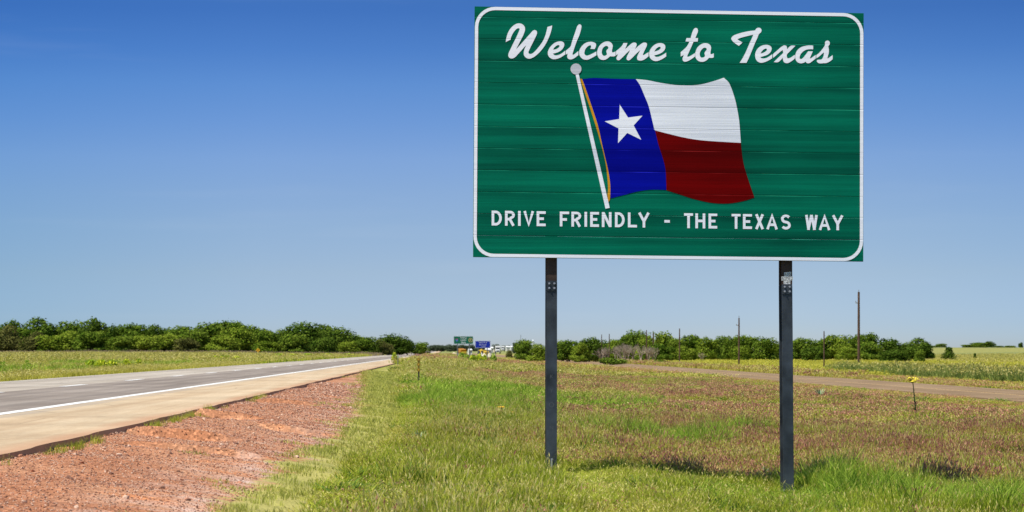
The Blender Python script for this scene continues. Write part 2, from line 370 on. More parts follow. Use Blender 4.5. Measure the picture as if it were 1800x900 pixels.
strip('edge_line',-2.82,-2.58,.004,M_white,label='white edge line between lane and shoulder')
strip('far_edge_line',-9.42,-9.30,.004,basic('road_paint_far',(.34,.31,.26),.8,.2),label='faded far edge line of the highway')
for i in range(70):
    Yc=51.3+12.2*(i-1)
    ys=np.array([Yc-1.95,Yc,Yc+1.95])
    strip('lane_dash',-6.40,-6.20,.004,M_white,ys=ys,label='white dash of the lane line')
ysd=np.concatenate([np.arange(-20,200,4.),np.geomspace(200,900,40)])
zs=lambda y: np.full(len(y),ZSIDE)
strip('frontage_road',0,6.8,0,M_side,ys=ysd,thick=.1,kx=sideN,zf=zs,label='narrow brown frontage road right of the median')
strip('frontage_centre_line',3.2,3.32,.004,M_yel,ys=ysd,kx=sideN,zf=zs,label='faded centre line of the frontage road')
strip('frontage_edge_line',6.35,6.5,.004,basic('old_paint',(.33,.22,.15),.8,.2),ys=ysd,kx=sideN,zf=zs,label='faded edge line of the frontage road')

# ------------------------------------------------------------------ the welcome sign
PL=(-.534,31.86); PR=(4.963,32.15)
dl=math.hypot(PR[0]-PL[0],PR[1]-PL[1]); DX,DY=(PR[0]-PL[0])/dl,(PR[1]-PL[1])/dl
OX,OY=(PL[0]+PR[0])/2,(PL[1]+PR[1])/2
def uv(px,py):
    """measure a photo pixel on the sign's own plane -> metres right of its centre, metres up"""
    a=(px-900)/FPX
    Yp=(DX*PL[1]-DY*PL[0])/(DX-DY*a); Xp=a*Yp
    return ((Xp-OX)*DX+(Yp-OY)*DY, CAMZ+(HOR-py)/FPX*Yp)
BL=uv(831.5,452); BR=uv(1517.5,460); TL=uv(834.5,11); TR=uv(1518.2,23)
SLOPE=(BR[1]-BL[1])/(BR[0]-BL[0]); VB=BL[1]-SLOPE*BL[0]
PITCH=(uv(833,29.3)[1]-BL[1])/11
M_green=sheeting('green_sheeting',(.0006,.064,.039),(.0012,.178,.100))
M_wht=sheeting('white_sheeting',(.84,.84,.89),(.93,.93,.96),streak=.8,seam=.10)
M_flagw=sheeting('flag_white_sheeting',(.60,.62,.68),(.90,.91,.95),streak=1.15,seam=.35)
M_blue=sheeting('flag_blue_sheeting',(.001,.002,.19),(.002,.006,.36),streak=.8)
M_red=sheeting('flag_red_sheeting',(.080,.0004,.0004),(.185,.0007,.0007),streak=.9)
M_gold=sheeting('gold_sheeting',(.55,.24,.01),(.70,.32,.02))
M_back=basic('bare_aluminium',(.45,.45,.46),.5,.5,.6)

sign=empty('welcome_sign',(OX,OY,0),math.atan2(DY,DX))
tag(sign,'big green state welcome sign with a painted flag, standing on two steel posts','welcome sign')
# panel: twelve stacked extruded planks, each with eased edges
seamL=[11,29.3]+[29.3+(452-29.3)/11*k for k in range(1,12)]
seamR=[23,40.8]+[40.8+(460-40.8)/11*k for k in range(1,12)]
pb=MB()
for k in range(12):
    a=uv(834.5-3*k/12,seamL[k]); b_=uv(1518.2-.7*k/12,seamR[k]); c_=uv(831.7+.0,seamL[k+1]) if k==11 else uv(834.5-3*(k+1)/12,seamL[k+1]); d_=uv(1518.2-.7*(k+1)/12,seamR[k+1])
    e=.003; T=.05; g=.0015
    prof=[(0,.003),(.008,.0006),(.3,-.0003),(.5,0),(.7,-.0003),(.992,.0006),(1,.003)]
    rows=[]
    N=24
    for (t,y) in prof:
        row=[]
        for i in range(N+1):
            f=i/N
            tu=a[0]+(b_[0]-a[0])*f; tv=a[1]+(b_[1]-a[1])*f-g
            bu=c_[0]+(d_[0]-c_[0])*f; bv=c_[1]+(d_[1]-c_[1])*f+g
            row.append((tu+(bu-tu)*t, y+.0006*(noise.noise((f*7+k*3,k*1.7,0))), tv+(bv-tv)*t))
        rows.append(row)
    v=[p for r_ in rows for p in r_]; f_=[]
    for j in range(len(prof)-1):
        for i in range(N):
            p=j*(N+1)+i; f_.append((p,p+N+1,p+N+2,p+1))
    pb.add(v,f_)
    # body behind the face
    pb.hexa([(c_[0],.007,c_[1]+g),(d_[0],.007,d_[1]+g),(d_[0],T,d_[1]+g),(c_[0],T,c_[1]+g),(a[0],.007,a[1]-g),(b_[0],.007,b_[1]-g),(b_[0],T,b_[1]-g),(a[0],T,a[1]-g)])
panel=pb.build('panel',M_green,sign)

def smooth_outline(pts,sub=4,ang=50):
    n=len(pts); P=[Vector((p[0],p[1])) for p in pts]; cor=[]
    for i in range(n):
        a=(P[i]-P[i-1]); b=(P[(i+1)%n]-P[i])
        cor.append(a.length>0 and b.length>0 and math.degrees(a.angle(b))>ang)
    out=[]
    for i in range(n):
        p0,p1,p2,p3=P[i-1],P[i],P[(i+1)%n],P[(i+2)%n]
        t1=(p2-p1)*.6 if cor[i] else (p2-p0)*.5*min(1,(p2-p1).length*2/((p1-p0).length+(p2-p1).length))
        t2=(p2-p1)*.6 if cor[(i+1)%n] else (p3-p1)*.5*min(1,(p2-p1).length*2/((p3-p2).length+(p2-p1).length))
        for k in range(sub):
            t=k/sub; h1=2*t**3-3*t*t+1; h2=t**3-2*t*t+t; h3=-2*t**3+3*t*t; h4=t**3-t*t
            out.append(tuple(p1*h1+t1*h2+p2*h3+t2*h4))
    return out
def curve_fill(name,loops,depth,half,mat,parent):
    """solid sheet from outlines (inner outlines are holes) lying on the sign face"""
    cu=bpy.data.curves.new(name,'CURVE'); cu.dimensions='2D'; cu.fill_mode='BOTH'; cu.extrude=half
    for lp in loops:
        s=cu.splines.new('POLY'); s.points.add(len(lp)-1); s.use_cyclic_u=True
        for i,p in enumerate(lp): s.points[i].co=(p[0],p[1],0,1)
    ob=bpy.data.objects.new(name,cu); col.objects.link(ob)
    dg=bpy.context.evaluated_depsgraph_get(); me=bpy.data.meshes.new_from_object(ob.evaluated_get(dg)); me.name=name
    bpy.data.objects.remove(ob); bpy.data.curves.remove(cu)
    for v in me.vertices: v.co=(v.co.x,-v.co.z-depth,v.co.y)
    me.materials.clear(); me.materials.append(mat)
    me.polygons.foreach_set('use_smooth',[False]*len(me.polygons))
    return link(bpy.data.objects.new(name,me),parent)
def on_sign(pts,ox=0,oy=0,sc=1): return [uv(ox+p[0]/sc,oy+p[1]/sc) for p in pts]

# border
def rrect(inset):
    cs=[(TL,(1,-1)),(TR,(-1,-1)),(BR,(-1,1)),(BL,(1,1))]
    c4=[(p[0]+d[0]*inset,p[1]+d[1]*inset) for p,d in cs]
    return c4
def rounded(c4,r):
    out=[];n=4
    for i in range(4):
        p=Vector(c4[i]); a=(Vector(c4[i-1])-p).normalized(); b=(Vector(c4[(i+1)%4])-p).normalized()
        ctr=p+(a+b)*r
        for k in range(9):
            t=k/8*math.pi/2
            out.append(tuple(ctr-b*r*math.cos(t)-a*r*math.sin(t)))
    return out
curve_fill('border',[rounded(rrect(.004),.285),rounded(rrect(.050),.24)],.0026,.0006,M_wht,sign)

A_=(880,30,10.59); B_=(960,30,10.59); C_=(1040,50,12.857); D_=(1185,40,11.25); E_=(1320,60,11.25)
GLY={}
GLY['W']=(A_,[[(95,465),(105,400),(130,310),(175,225),(230,165),(290,128),(350,118),(405,135),(440,170),(455,220),(445,275),(415,350),(360,460),(310,555),(285,605),(340,545),(420,455),(500,365),(560,298),(595,258),(635,240),(670,258),(678,300),(660,350),(615,445),(565,545),(530,620),(517,660),(530,682),(560,688),(600,672),(660,615),(730,530),(790,440),(830,350),(855,260),(872,185),(960,157),(950,220),(925,310),(885,410),(840,500),(780,590),(710,670),(640,730),(570,768),(520,775),(470,755),(437,715),(430,665),(442,605),(465,550),(480,522),(440,560),(370,640),(310,705),(265,750),(215,772),(165,760),(143,722),(150,670),(185,595),(240,480),(295,370),(335,280),(355,225),(345,208),(320,210),(285,230),(240,285),(210,340),(190,390),(185,420)]])
GLY['e']=(B_,[[(355,625),(300,670),(240,702),(180,714),(145,702),(126,680),(180,668),(240,645),(295,605),(328,555),(338,510),(325,475),(290,455),(240,453),(170,475),(110,520),(60,580),(35,640),(32,690),(50,735),(90,770),(140,785),(200,778),(270,752),(355,697)],[(130,608),(150,570),(190,535),(225,520),(250,530),(248,548),(225,575),(180,600)]])
GLY['l']=(B_,[[(367,630),(400,600),(455,545),(475,480),(510,370),(550,255),(575,180),(600,145),(628,135),(652,150),(657,185),(645,250),(615,345),(570,450),(530,560),(505,640),(490,690),(500,708),(530,690),(600,632),(600,708),(540,755),(490,782),(440,788),(405,770),(392,735),(397,700),(407,680),(367,697)]])
GLY['c']=(B_,[[(935,640),(935,712),(880,745),(800,785),(740,795),(680,780),(635,735),(615,680),(620,620),(650,560),(700,505),(760,472),(820,460),(880,468),(920,490),(930,520),(920,560),(903,597),(822,592),(838,555),(835,530),(815,525),(775,545),(735,590),(715,640),(713,685),(735,712),(770,717),(820,700),(880,670)]])
GLY['o']=(C_,[[(540,520),(540,618),(500,632),(440,632),(415,628),(370,670),(310,705),(250,712),(190,695),(150,650),(125,580),(128,510),(150,440),(195,370),(260,320),(330,295),(400,300),(450,335),(475,385),(470,440),(460,490),(458,530),(475,545),(510,535)],[(240,590),(228,540),(240,470),(275,420),(320,395),(360,400),(382,435),(370,460),(340,490),(333,525),(345,570),(340,595),(310,615),(275,620)]])
GLY['m']=(C_,[[(553,515),(600,475),(660,420),(700,370),(718,330),(808,330),(790,385),(770,430),(752,470),(800,430),(860,375),(910,335),(960,318),(1005,330),(1018,365),(1005,410),(975,472),(1030,420),(1090,370),(1150,330),(1205,318),(1245,335),(1250,375),(1230,430),(1190,510),(1160,580),(1158,605),(1190,595),(1285,535),(1285,630),(1210,690),(1140,722),(1080,725),(1040,710),(1025,670),(1040,610),(1075,535),(1100,490),(1040,540),(960,620),(890,690),(845,720),(805,715),(787,685),(800,630),(840,550),(870,490),(820,530),(740,610),(670,680),(620,718),(580,712),(560,680),(570,640),(590,600),(595,578),(553,610)]])
GLY['e2']=(C_,[[(1685,548),(1685,632),(1600,690),(1510,728),(1440,738),(1370,715),(1320,665),(1300,595),(1305,530),(1335,460),(1390,395),(1460,350),(1530,332),(1600,338),(1650,370),(1665,425),(1650,480),(1600,535),(1530,575),(1470,595),(1415,608),(1435,635),(1480,645),(1540,630),(1610,595)],[(1415,525),(1440,480),(1480,440),(1525,415),(1558,422),(1560,445),(1530,480),(1480,505)]])
GLY['t']=(D_,[[(130,580),(190,530),(250,470),(280,420),(303,373),(225,370),(245,303),(325,303),(340,250),(360,185),(390,125),(425,103),(455,110),(470,145),(465,190),(440,250),(418,303),(473,303),(465,372),(383,375),(345,465),(300,565),(265,640),(258,670),(285,672),(340,645),(410,600),(410,668),(340,720),(260,762),(210,770),(175,755),(165,715),(180,665),(193,635),(130,668)]])
GLY['o2']=(D_,[[(783,605),(783,685),(740,697),(690,695),(650,735),(590,768),(530,772),(470,750),(430,700),(415,640),(425,570),(460,490),(520,435),(590,405),(660,410),(710,440),(730,490),(725,545),(717,590),(720,620),(740,622)],[(512,660),(505,610),(525,555),(565,510),(605,492),(640,505),(645,535),(615,570),(600,605),(610,650),(595,678),(560,690),(530,685)]])
GLY['T']=(D_,[[(1352,390),(1280,458),(1215,415),(1160,370),(1130,320),(1140,285),(1190,245),(1290,210),(1400,182),(1520,160),(1600,150),(1620,120),(1665,98),(1710,112),(1728,150),(1715,190),(1675,225),(1650,290),(1600,400),(1540,545),(1480,690),(1430,793),(1295,793),(1360,690),(1430,550),(1490,410),(1540,300),(1565,238),(1500,250),(1400,275),(1310,300),(1250,325),(1290,355)]])
GLY['e3']=(E_,[[(422,398),(420,478),(330,530),(250,560),(190,567),(130,540),(95,490),(83,420),(95,350),(140,280),(210,230),(290,212),(360,222),(400,255),(408,300),(390,350),(340,400),(270,430),(185,455),(205,475),(250,482),(320,465)],[(192,385),(210,345),(250,305),(290,285),(315,292),(312,320),(280,350),(240,370)]])
GLY['x']=(E_,[[(440,395),(500,340),(560,285),(610,245),(655,222),(700,232),(713,270),(713,300),(790,230),(880,230),(820,290),(750,360),(712,402),(708,440),(720,475),(750,478),(800,455),(865,410),(865,480),(800,535),(740,570),(690,573),(650,550),(632,500),(632,465),(540,553),(450,553),(530,475),(610,400),(638,370),(632,335),(630,315),(590,340),(520,400),(440,470)]])
GLY['a']=(E_,[[(1230,228),(1230,300),(1160,298),(1090,310),(1030,345),(985,395),(962,450),(965,485),(990,497),(1030,470),(1080,410),(1130,340),(1222,340),(1200,395),(1175,450),(1165,480),(1185,478),(1280,412),(1280,482),(1220,530),(1160,572),(1110,575),(1080,545),(1040,568),(980,578),(920,555),(885,505),(875,440),(890,370),(930,305),(1000,255),(1090,230),(1160,223)]])
GLY['s']=(E_,[[(1293,415),(1350,370),(1410,300),(1455,235),(1465,200),(1465,160),(1490,133),(1525,130),(1555,155),(1557,200),(1530,240),(1540,300),(1538,370),(1522,430),(1510,475),(1530,475),(1615,415),(1615,495),(1560,540),(1490,572),(1430,575),(1380,580),(1330,570),(1300,535),(1310,510),(1350,505),(1395,500),(1425,460),(1440,410),(1443,360),(1400,395),(1350,440),(1293,480)]])
for word in (['W','e','l','c','o','m','e2'],['t','o2'],['T','e3','x','a','s']):
    loops=[]
    for k in word:
        (ox,oy,sc),ls=GLY[k]
        for lp in ls: loops.append(on_sign(smooth_outline(lp),ox,oy,sc))
    curve_fill('script_word',loops,.0026,.0006,M_wht,sign)

# slogan: highway gothic capitals as mitred strokes
def ribbon(path,w,closed=False):
    P=[Vector(p) for p in path]; n=len(P); L=[];Rr=[]
    for i in range(n):
        if closed: a=(P[i]-P[i-1]).normalized(); b=(P[(i+1)%n]-P[i]).normalized()
        else:
            a=(P[i]-P[i-1]).normalized() if i>0 else None
            b=(P[i+1]-P[i]).normalized() if i<n-1 else None
            a=a or b; b=b or a
        na=Vector((-a.y,a.x)); nb=Vector((-b.y,b.x)); m=(na+nb)
        m=m/max(m.length_squared/2,.35)*1.0
        L.append(P[i]+m*w/2); Rr.append(P[i]-m*w/2)
    return L,Rr
def arc(cx,cy,rx,ry,a0,a1,n=9): return [(cx+rx*math.cos(R(a0+(a1-a0)*k/n)),cy+ry*math.sin(R(a0+(a1-a0)*k/n))) for k in range(n+1)]
SW=.175   # stroke in letter heights
def glyph(ch,wd):
    h=SW/2; l,r,t,b=h,wd-h,1-h,h; m=.5; S=[]
    if ch=='D': S=[('c',[(l,b),(l,t)]+[(r-.30,t)]+arc(r-.33,.5,.33,.5-h,75,-75,10)+[(r-.30,b)])]
    elif ch=='R': S=[('o',[(l,0),(l,t),(r-.24,t)]+arc(r-.235,.72,.235,.28-h,75,-75,8)+[(r-.24,.44+.0),(l+h,.44)]),('o',[(wd*.52,.40),(wd-h*1.05,0)])]
    elif ch=='I': S=[('o',[(wd/2,0),(wd/2,1)])]
    elif ch=='V': S=[('o',[(h*1.05,1),(wd/2,h*.9),(wd-h*1.05,1)])]
    elif ch=='E': S=[('o',[(wd,t),(l,t),(l,b),(wd,b)]),('o',[(l+h,m),(wd*.80,m)])]
    elif ch=='F': S=[('o',[(wd,t),(l,t),(l,0)]),('o',[(l+h,.47),(wd*.76,.47)])]
    elif ch=='N': S=[('o',[(l,0),(l,1)]),('o',[(r,0),(r,1)]),('o',[(l+.02,1-h*.6),(r-.02,h*.6)])]
    elif ch=='L': S=[('o',[(l,1),(l,b),(wd,b)])]
    elif ch=='Y': S=[('o',[(h*1.1,1),(wd/2,.42),(wd-h*1.1,1)]),('o',[(wd/2,.44),(wd/2,0)])]
    elif ch=='T': S=[('o',[(0,t),(wd,t)]),('o',[(wd/2,t-h),(wd/2,0)])]
    elif ch=='H': S=[('o',[(l,0),(l,1)]),('o',[(r,0),(r,1)]),('o',[(l+h,m),(r-h,m)])]
    elif ch=='X': S=[('o',[(h*1.1,0),(wd-h*1.1,1)]),('o',[(h*1.1,1),(wd-h*1.1,0)])]
    elif ch=='A': S=[('o',[(h*1.05,0),(wd/2,1-h*.9),(wd-h*1.05,0)]),('o',[(wd*.24,.31),(wd*.76,.31)])]
    elif ch=='S': S=[('o',arc(wd/2,.5+.225,wd/2-h,.275-h,28,180,9)+arc(wd/2+.0,.725,wd/2-h,.225-.0,190,262,4)[1:]+arc(wd/2,.275,wd/2-h,.225,82,0,5)+arc(wd/2,.275,wd/2-h,.275-h,-10,-152,9))]
    elif ch=='W': S=[('o',[(h*1.02,1),(wd*.285,0)]),('o',[(wd*.255,0),(wd*.5,1)]),('o',[(wd*.5,1),(wd*.745,0)]),('o',[(wd*.715,0),(wd-h*1.02,1)])]
    elif ch=='-': S=[('o',[(0,.44),(wd,.44)])]
    return S
SLO=[[('D',864.2,882.1),('R',887.7,905),('I',910.7,915.2),('V',919.8,939),('E',943.3,959.2)],
 [('F',984,1000.4),('R',1004.4,1021.6),('I',1027.2,1032.1),('E',1037.4,1052.9),('N',1057.9,1074.9),('D',1080.9,1098),('L',1103.7,1119.6),('Y',1121.2,1142.5)],
 [('-',1167.8,1177.4)],[('T',1202.4,1218.2),('H',1222.3,1239.7),('E',1245.4,1260.7)],
 [('T',1286,1301.7),('E',1305.9,1321.8),('X',1326.9,1343.2),('A',1346.7,1367.5),('S',1372.8,1389.9)],
 [('W',1415.1,1437.5),('A',1438.9,1459.9),('Y',1462,1483)]]
for word in SLO:
    mb=MB(); k=0
    for ch,x0,x1 in word:
        base=lambda x: 396.3+(x-864)*.01375
        HT=26.1; wd=(x1-x0)/HT
        for typ,path in glyph(ch,wd):
            L,Rr=ribbon(path,SW,typ=='c'); n_=len(L); k+=1
            d=-.0026-.00025*(k%4)
            tov=lambda p:(lambda q:(q[0],d,q[1]))(uv(x0+p.x*HT,base(x0+p.x*HT)-p.y*HT))
            v=[tov(p) for p in L]+[tov(p) for p in Rr]
            m_=n_ if typ=='c' else n_-1
            mb.add(v,[(i,n_+i,n_+(i+1)%n_,(i+1)%n_) for i in range(m_)])
    mb.build('slogan_word' if word[0][0]!='-' else 'slogan_dash',M_wht,sign)

# the flag
cordR=[(1023.3,139.3),(1037,178),(1050.8,220),(1057.5,250),(1063.3,275),(1068.7,298),(1072.2,320),(1072.8,336.7),(1071.7,351.7)]
cordL=[(1068.3,356),(1067.8,343),(1068.8,333),(1068,316.7),(1065,290),(1058.3,260),(1046.7,220),(1033,178),(1019.5,138.5)]
bR=[(1117.3,139),(1124.7,149.3),(1133.3,169.3),(1140.7,188),(1148.5,220),(1151.7,230),(1157.5,255),(1165,278),(1169.7,298),(1170.8,316.7),(1171.2,334)]
flag=curve_fill('flag_canton',[on_sign(smooth_outline([(1023.3,139),(1043.3,137),(1083.3,138.5)]+bR+[(1150,333.3),(1133.3,334.5),(1116.7,337.5),(1100,342),(1073.3,348.7)]+[p for p in cordR[::-1][1:-1]],3))],.0026,.0006,M_blue,sign)
wB=[(1302.2,251),(1275.6,249.7),(1231,246.4),(1197.8,240.8),(1151.4,229.2)]
curve_fill('flag_white_stripe',[on_sign(smooth_outline([(1117.6,139),(1136.7,140.8),(1161.7,145.8),(1186.7,149.2),(1211.7,150),(1231.1,148.6),(1253.3,143),(1272.2,136.7),(1281,145),(1288,161.7),(1293.6,181),(1299.2,211.7)]+wB+bR[4:0:-1],3,60))],.0026,.0006,M_flagw,sign)
curve_fill('flag_red_stripe',[on_sign(smooth_outline(wB[::-1]+[(1303.3,264.4),(1306.7,286.7),(1313,309),(1326,347.2),(1308.9,352.8),(1286.7,357),(1267,357.8),(1245,355.6),(1217,349),(1195,341.7),(1171.4,334.4)]+bR[9:5:-1],3))],.0028,.0006,M_red,sign)
curve_fill('flag_star',[on_sign([(1089.3,184),(1104,206.7),(1129.3,203.3),(1113.8,220.5),(1127.2,245.8),(1102.5,233.7),(1086.3,251.7),(1087.2,225.8),(1063,213.3),(1088.4,209.3)])],.0042,.0006,M_wht,sign)
curve_fill('flag_cord',[on_sign(smooth_outline(cordR+cordL,3,60))],.0040,.0005,M_gold,sign)
curve_fill('flagpole',[on_sign([(1011.7,131),(1017.3,130.6),(1071.7,365.3),(1064.3,367)])],.0054,.0005,M_flagw,sign)
curve_fill('finial',[on_sign([(1012.4+9.6*math.cos(t*math.pi/16),121.3+9.6*math.sin(t*math.pi/16)) for t in range(32)])],.0066,.0005,sheeting('finial_sheeting',(.50,.50,.54),(.60,.60,.64)),sign)

# posts: wide-flange steel beams with a hinge joint below the panel and a slip base
M_steel=basic('dark_weathered_steel',(.044,.052,.061),.45,.5,.35,var=.6,scale=3.2,bump=.15)
M_rust=basic('brown_weathered_steel',(.055,.032,.022),.6,.4,.2,var=.5,scale=5,bump=.15)
M_bolt=basic('galvanised_bolt',(.42,.42,.44),.45,.5,.6)
M_paper=basic('sticker_paper',(.72,.72,.70),.7,.2,var=.08)
M_ink=basic('sticker_ink',(.02,.02,.022),.7,.2)
def ibeam(mb,x,z0,z1,fw,dp,lean0,lean1,y0=.062,ft=.014,wt=.010):
    # leaning slightly: x offsets at bottom / top
    for (xa,xb,ya,yb) in ((-fw/2,fw/2,0,ft),(-fw/2,fw/2,dp-ft,dp),(-wt/2,wt/2,ft,dp-ft)):
        ya+=y0; yb+=y0
        mb.hexa([(x+lean0+xa,ya,z0),(x+lean0+xb,ya,z0),(x+lean0+xb,yb,z0),(x+lean0+xa,yb,z0),(x+lean1+xa,ya,z1),(x+lean1+xb,ya,z1),(x+lean1+xb,yb,z1),(x+lean1+xa,yb,z1)])
def at_post(px,py):
    # same plane pushed 62 mm back
    a=(px-900)/FPX
    nxv,nyv=-DY,DX; p0=(PL[0]+nxv*.062,PL[1]+nyv*.062)
    Yp=(DX*p0[1]-DY*p0[0])/(DX-DY*a); Xp=a*Yp
    return ((Xp-OX)*DX+(Yp-OY)*DY, CAMZ+(HOR-py)/FPX*Yp)
def text_mesh(txt,size,align='CENTER'):
    cu=bpy.data.curves.new('t','FONT'); cu.body=txt; cu.size=size; cu.align_x=align; cu.extrude=.0
    cu.fill_mode='FRONT' if hasattr(cu,'fill_mode') else cu.fill_mode
    ob=bpy.data.objects.new('t',cu); col.objects.link(ob)
    dg=bpy.context.evaluated_depsgraph_get(); me=bpy.data.meshes.new_from_object(ob.evaluated_get(dg))
    bpy.data.objects.remove(ob); bpy.data.curves.remove(cu)
    v=[tuple(p.co) for p in me.vertices]; f=[tuple(p.vertices) for p in me.polygons]; bpy.data.meshes.remove(me)
    return v,f
for which,(xt,xb,yb,yhinge,jl) in enumerate([(970.0,969.6,829,494,.155),(1383.2,1386.5,864,500,.155)]):
    ut,vt=at_post(xt,458); ub,vb=at_post(xb,yb); _,vh=at_post(xt,yhinge)
    fw=.150; dp=.262
    x=ut; ln=ub-ut
    fr=(vt-vh)/(vt-vb)
    mb=MB(); ibeam(mb,x,vb-.25,vh-.012,fw,dp,ln*1.05,ln*fr)
    post=mb.build('post',M_steel,sign)
    mb=MB(); ibeam(mb,x,vh-.006,vt+3.2,fw*.99,dp,ln*fr,0)
    up=mb.build('upper_post',M_rust,post)
    # hinge plate
    px_=x+ln*fr
    mb=MB(); mb.box(px_-fw/2+.004,px_+fw/2-.004,.052,.0615,vh-.135,vh+.004)
    hp=mb.build('hinge_plate',M_steel,post)
    mb=MB(); mb.box(px_-fw/2+.004,px_+fw/2-.004,.062+dp+.0005,.062+dp+.01,vh-.135,vh+.004); mb.build('hinge_plate',M_steel,post)
    for (bx,bz) in ((-.036,-.035),(.036,-.035),(-.036,-.100),(.036,-.100)):
        mb=MB(); mb.disc((px_+bx,vh+bz),.016,.0395,.052,6); mb.disc((px_+bx,vh+bz),.008,.030,.0395,8); mb.build('bolt',M_bolt,hp)
    # slip base
    xb_=x+ln
    mb=MB(); mb.box(xb_-fw/2-.03,xb_+fw/2+.03,.03,.062+dp+.03,vb-.02,vb+.006); mb.box(xb_-fw/2-.03,xb_+fw/2+.03,.03,.062+dp+.03,vb-.05,vb-.024)
    mb.build('slip_base',M_steel,post)
    for bx in (-.07,.07):
        mb=MB(); mb.tube([(xb_+bx,.04,vb-.06),(xb_+bx,.04,vb+.035)],.012,8); mb.build('base_bolt',M_bolt,post)
    if which==0:
        mb=MB(); mb.box(xb_-.012,xb_+.016,.050,.0605,vb+.03,vb+.185); mb.tube([(xb_+.002,.046,vb+.02),(xb_+.002,.046,vb+.17)],.010,8)
        mb.build('stub_bracket',M_bolt,post)
        # pale scuffs and chalked letters on the flange
        for (txt,py,sz) in (('N',755,.075),('O',716,.10),('Y',690,.08),('K',665,.075)):
            uu,vv=at_post(969.5,py); v,f=text_mesh(txt,sz)
            mesh_obj('chalk_mark',[(uu+p[0],.0605,vv+p[1]) for p in v],f,basic('faint_chalk',(.085,.093,.102),.7,.2),post)
    else:
        rows=[('A00',1384.6,485.0,6.6,12.4),('BOME2',1383.6,492.6,6.9,20.4),('J4F',1383.4,499.8,6.8,11.8)]
        for txt,pc,pb_,hpx,wpx in rows:
            uu,vv=at_post(pc,pb_-36.0+36.0)
            hh=hpx/124.3; ww=wpx/124.3
            mb=MB(); n_=len(txt)
            for i in range(n_):
                dz=.004*((i*7)%3-1)
                a0=uu-ww/2+ww*i/n_+.0008; a1=uu-ww/2+ww*(i+1)/n_-.0008
                mb.box(max(a0,x-fw/2-.012),a1,.0585,.0612,vv-.0+dz,vv+hh+dz)
            st=mb.build('letter_sticker',M_paper,post)
            ink=MB()
            for i,chh in enumerate(txt):
                v,f=text_mesh(chh,hh*1.05); dz=.004*((i*7)%3-1)
                cx=uu-ww/2+ww*(i+.5)/n_; wmax=max(abs(p[0]) for p in v) or 1; sx=min(1,(ww/n_*.42)/wmax)
                ink.add([(cx+p[0]*sx,.0578,vv+hh*.12+p[1]+dz) for p in v],f)
            ink.build('sticker_letters',M_ink,st)
# ------------------------------------------------------------------ grass
def blades(n,rad,h0,h1,w,bend=.45,head=None,hw=None,spread=.3,hfrac=.5):
    """tuft mesh of curved tapering blades; some end in a seed head (second material slot)"""
    V=[];Fq=[];T=[];MI=[]
    for i in range(n):
        a=random.uniform(0,2*math.pi); r=rad*math.sqrt(random.random()); bx,by=r*math.cos(a),r*math.sin(a)
        h=random.uniform(h0,h1); d=random.uniform(0,2*math.pi); out=random.uniform(.05,spread)*h
        dx,dy=math.cos(d),math.sin(d); f=random.uniform(0,math.pi); fx,fy=math.cos(f)*w/2,math.sin(f)*w/2
        bn=random.uniform(.1,bend)*h
        hd=head is not None and random.random()<hfrac
        p0=(bx,by,-.02); p1=(bx+dx*out*.5,by+dy*out*.5,h*.55); p2=(bx+dx*(out+bn*.5),by+dy*(out+bn*.5),h*(1-.12*bn/h))
        b=len(V); t=random.random(); ww=.35 if hd else 1
        V+=[(p0[0]-fx*ww,p0[1]-fy*ww,p0[2]),(p0[0]+fx*ww,p0[1]+fy*ww,p0[2]),(p1[0]+fx*.8*ww,p1[1]+fy*.8*ww,p1[2]),(p1[0]-fx*.8*ww,p1[1]-fy*.8*ww,p1[2]),(p2[0]+fx*.12,p2[1]+fy*.12,p2[2]),(p2[0]-fx*.12,p2[1]-fy*.12,p2[2])]
        Fq+=[(b,b+1,b+2,b+3),(b+3,b+2,b+4,b+5)]; T+=[t]*6; MI+=[0,0]
        if hd:
            L=random.uniform(*head); W=hw*random.uniform(.7,1.2); b=len(V)
            ex,ey=dx*L*random.uniform(.2,.7),dy*L*random.uniform(.2,.7); zt=p2[2]-L*.15
            for (gx_,gy_) in ((fx,fy),(-fy,fx)):
                k=W/max(1e-6,math.hypot(gx_,gy_)); gx2,gy2=gx_*k/2,gy_*k/2
                b=len(V)
                V+=[(p2[0],p2[1],zt),(p2[0]+ex*.4+gx2,p2[1]+ey*.4+gy2,zt+L*.4),(p2[0]+ex,p2[1]+ey,zt+L*.85),(p2[0]+ex*.4-gx2,p2[1]+ey*.4-gy2,zt+L*.4)]
                Fq.append((b,b+1,b+2,b+3)); T+=[random.random()]*4; MI.append(1)
    return V,Fq,T,MI
def proto(name,args,mats,coll):
    V,Fq,T,MI=args
    me=fast_mesh(name,V,Fq)
    for m in mats: me.materials.append(m)
    me.polygons.foreach_set('material_index',MI)
    at=me.attributes.new('tint','FLOAT','POINT'); at.data.foreach_set('value',np.array(T,np.float32))
    o=bpy.data.objects.new(name,me); coll.objects.link(o); return o
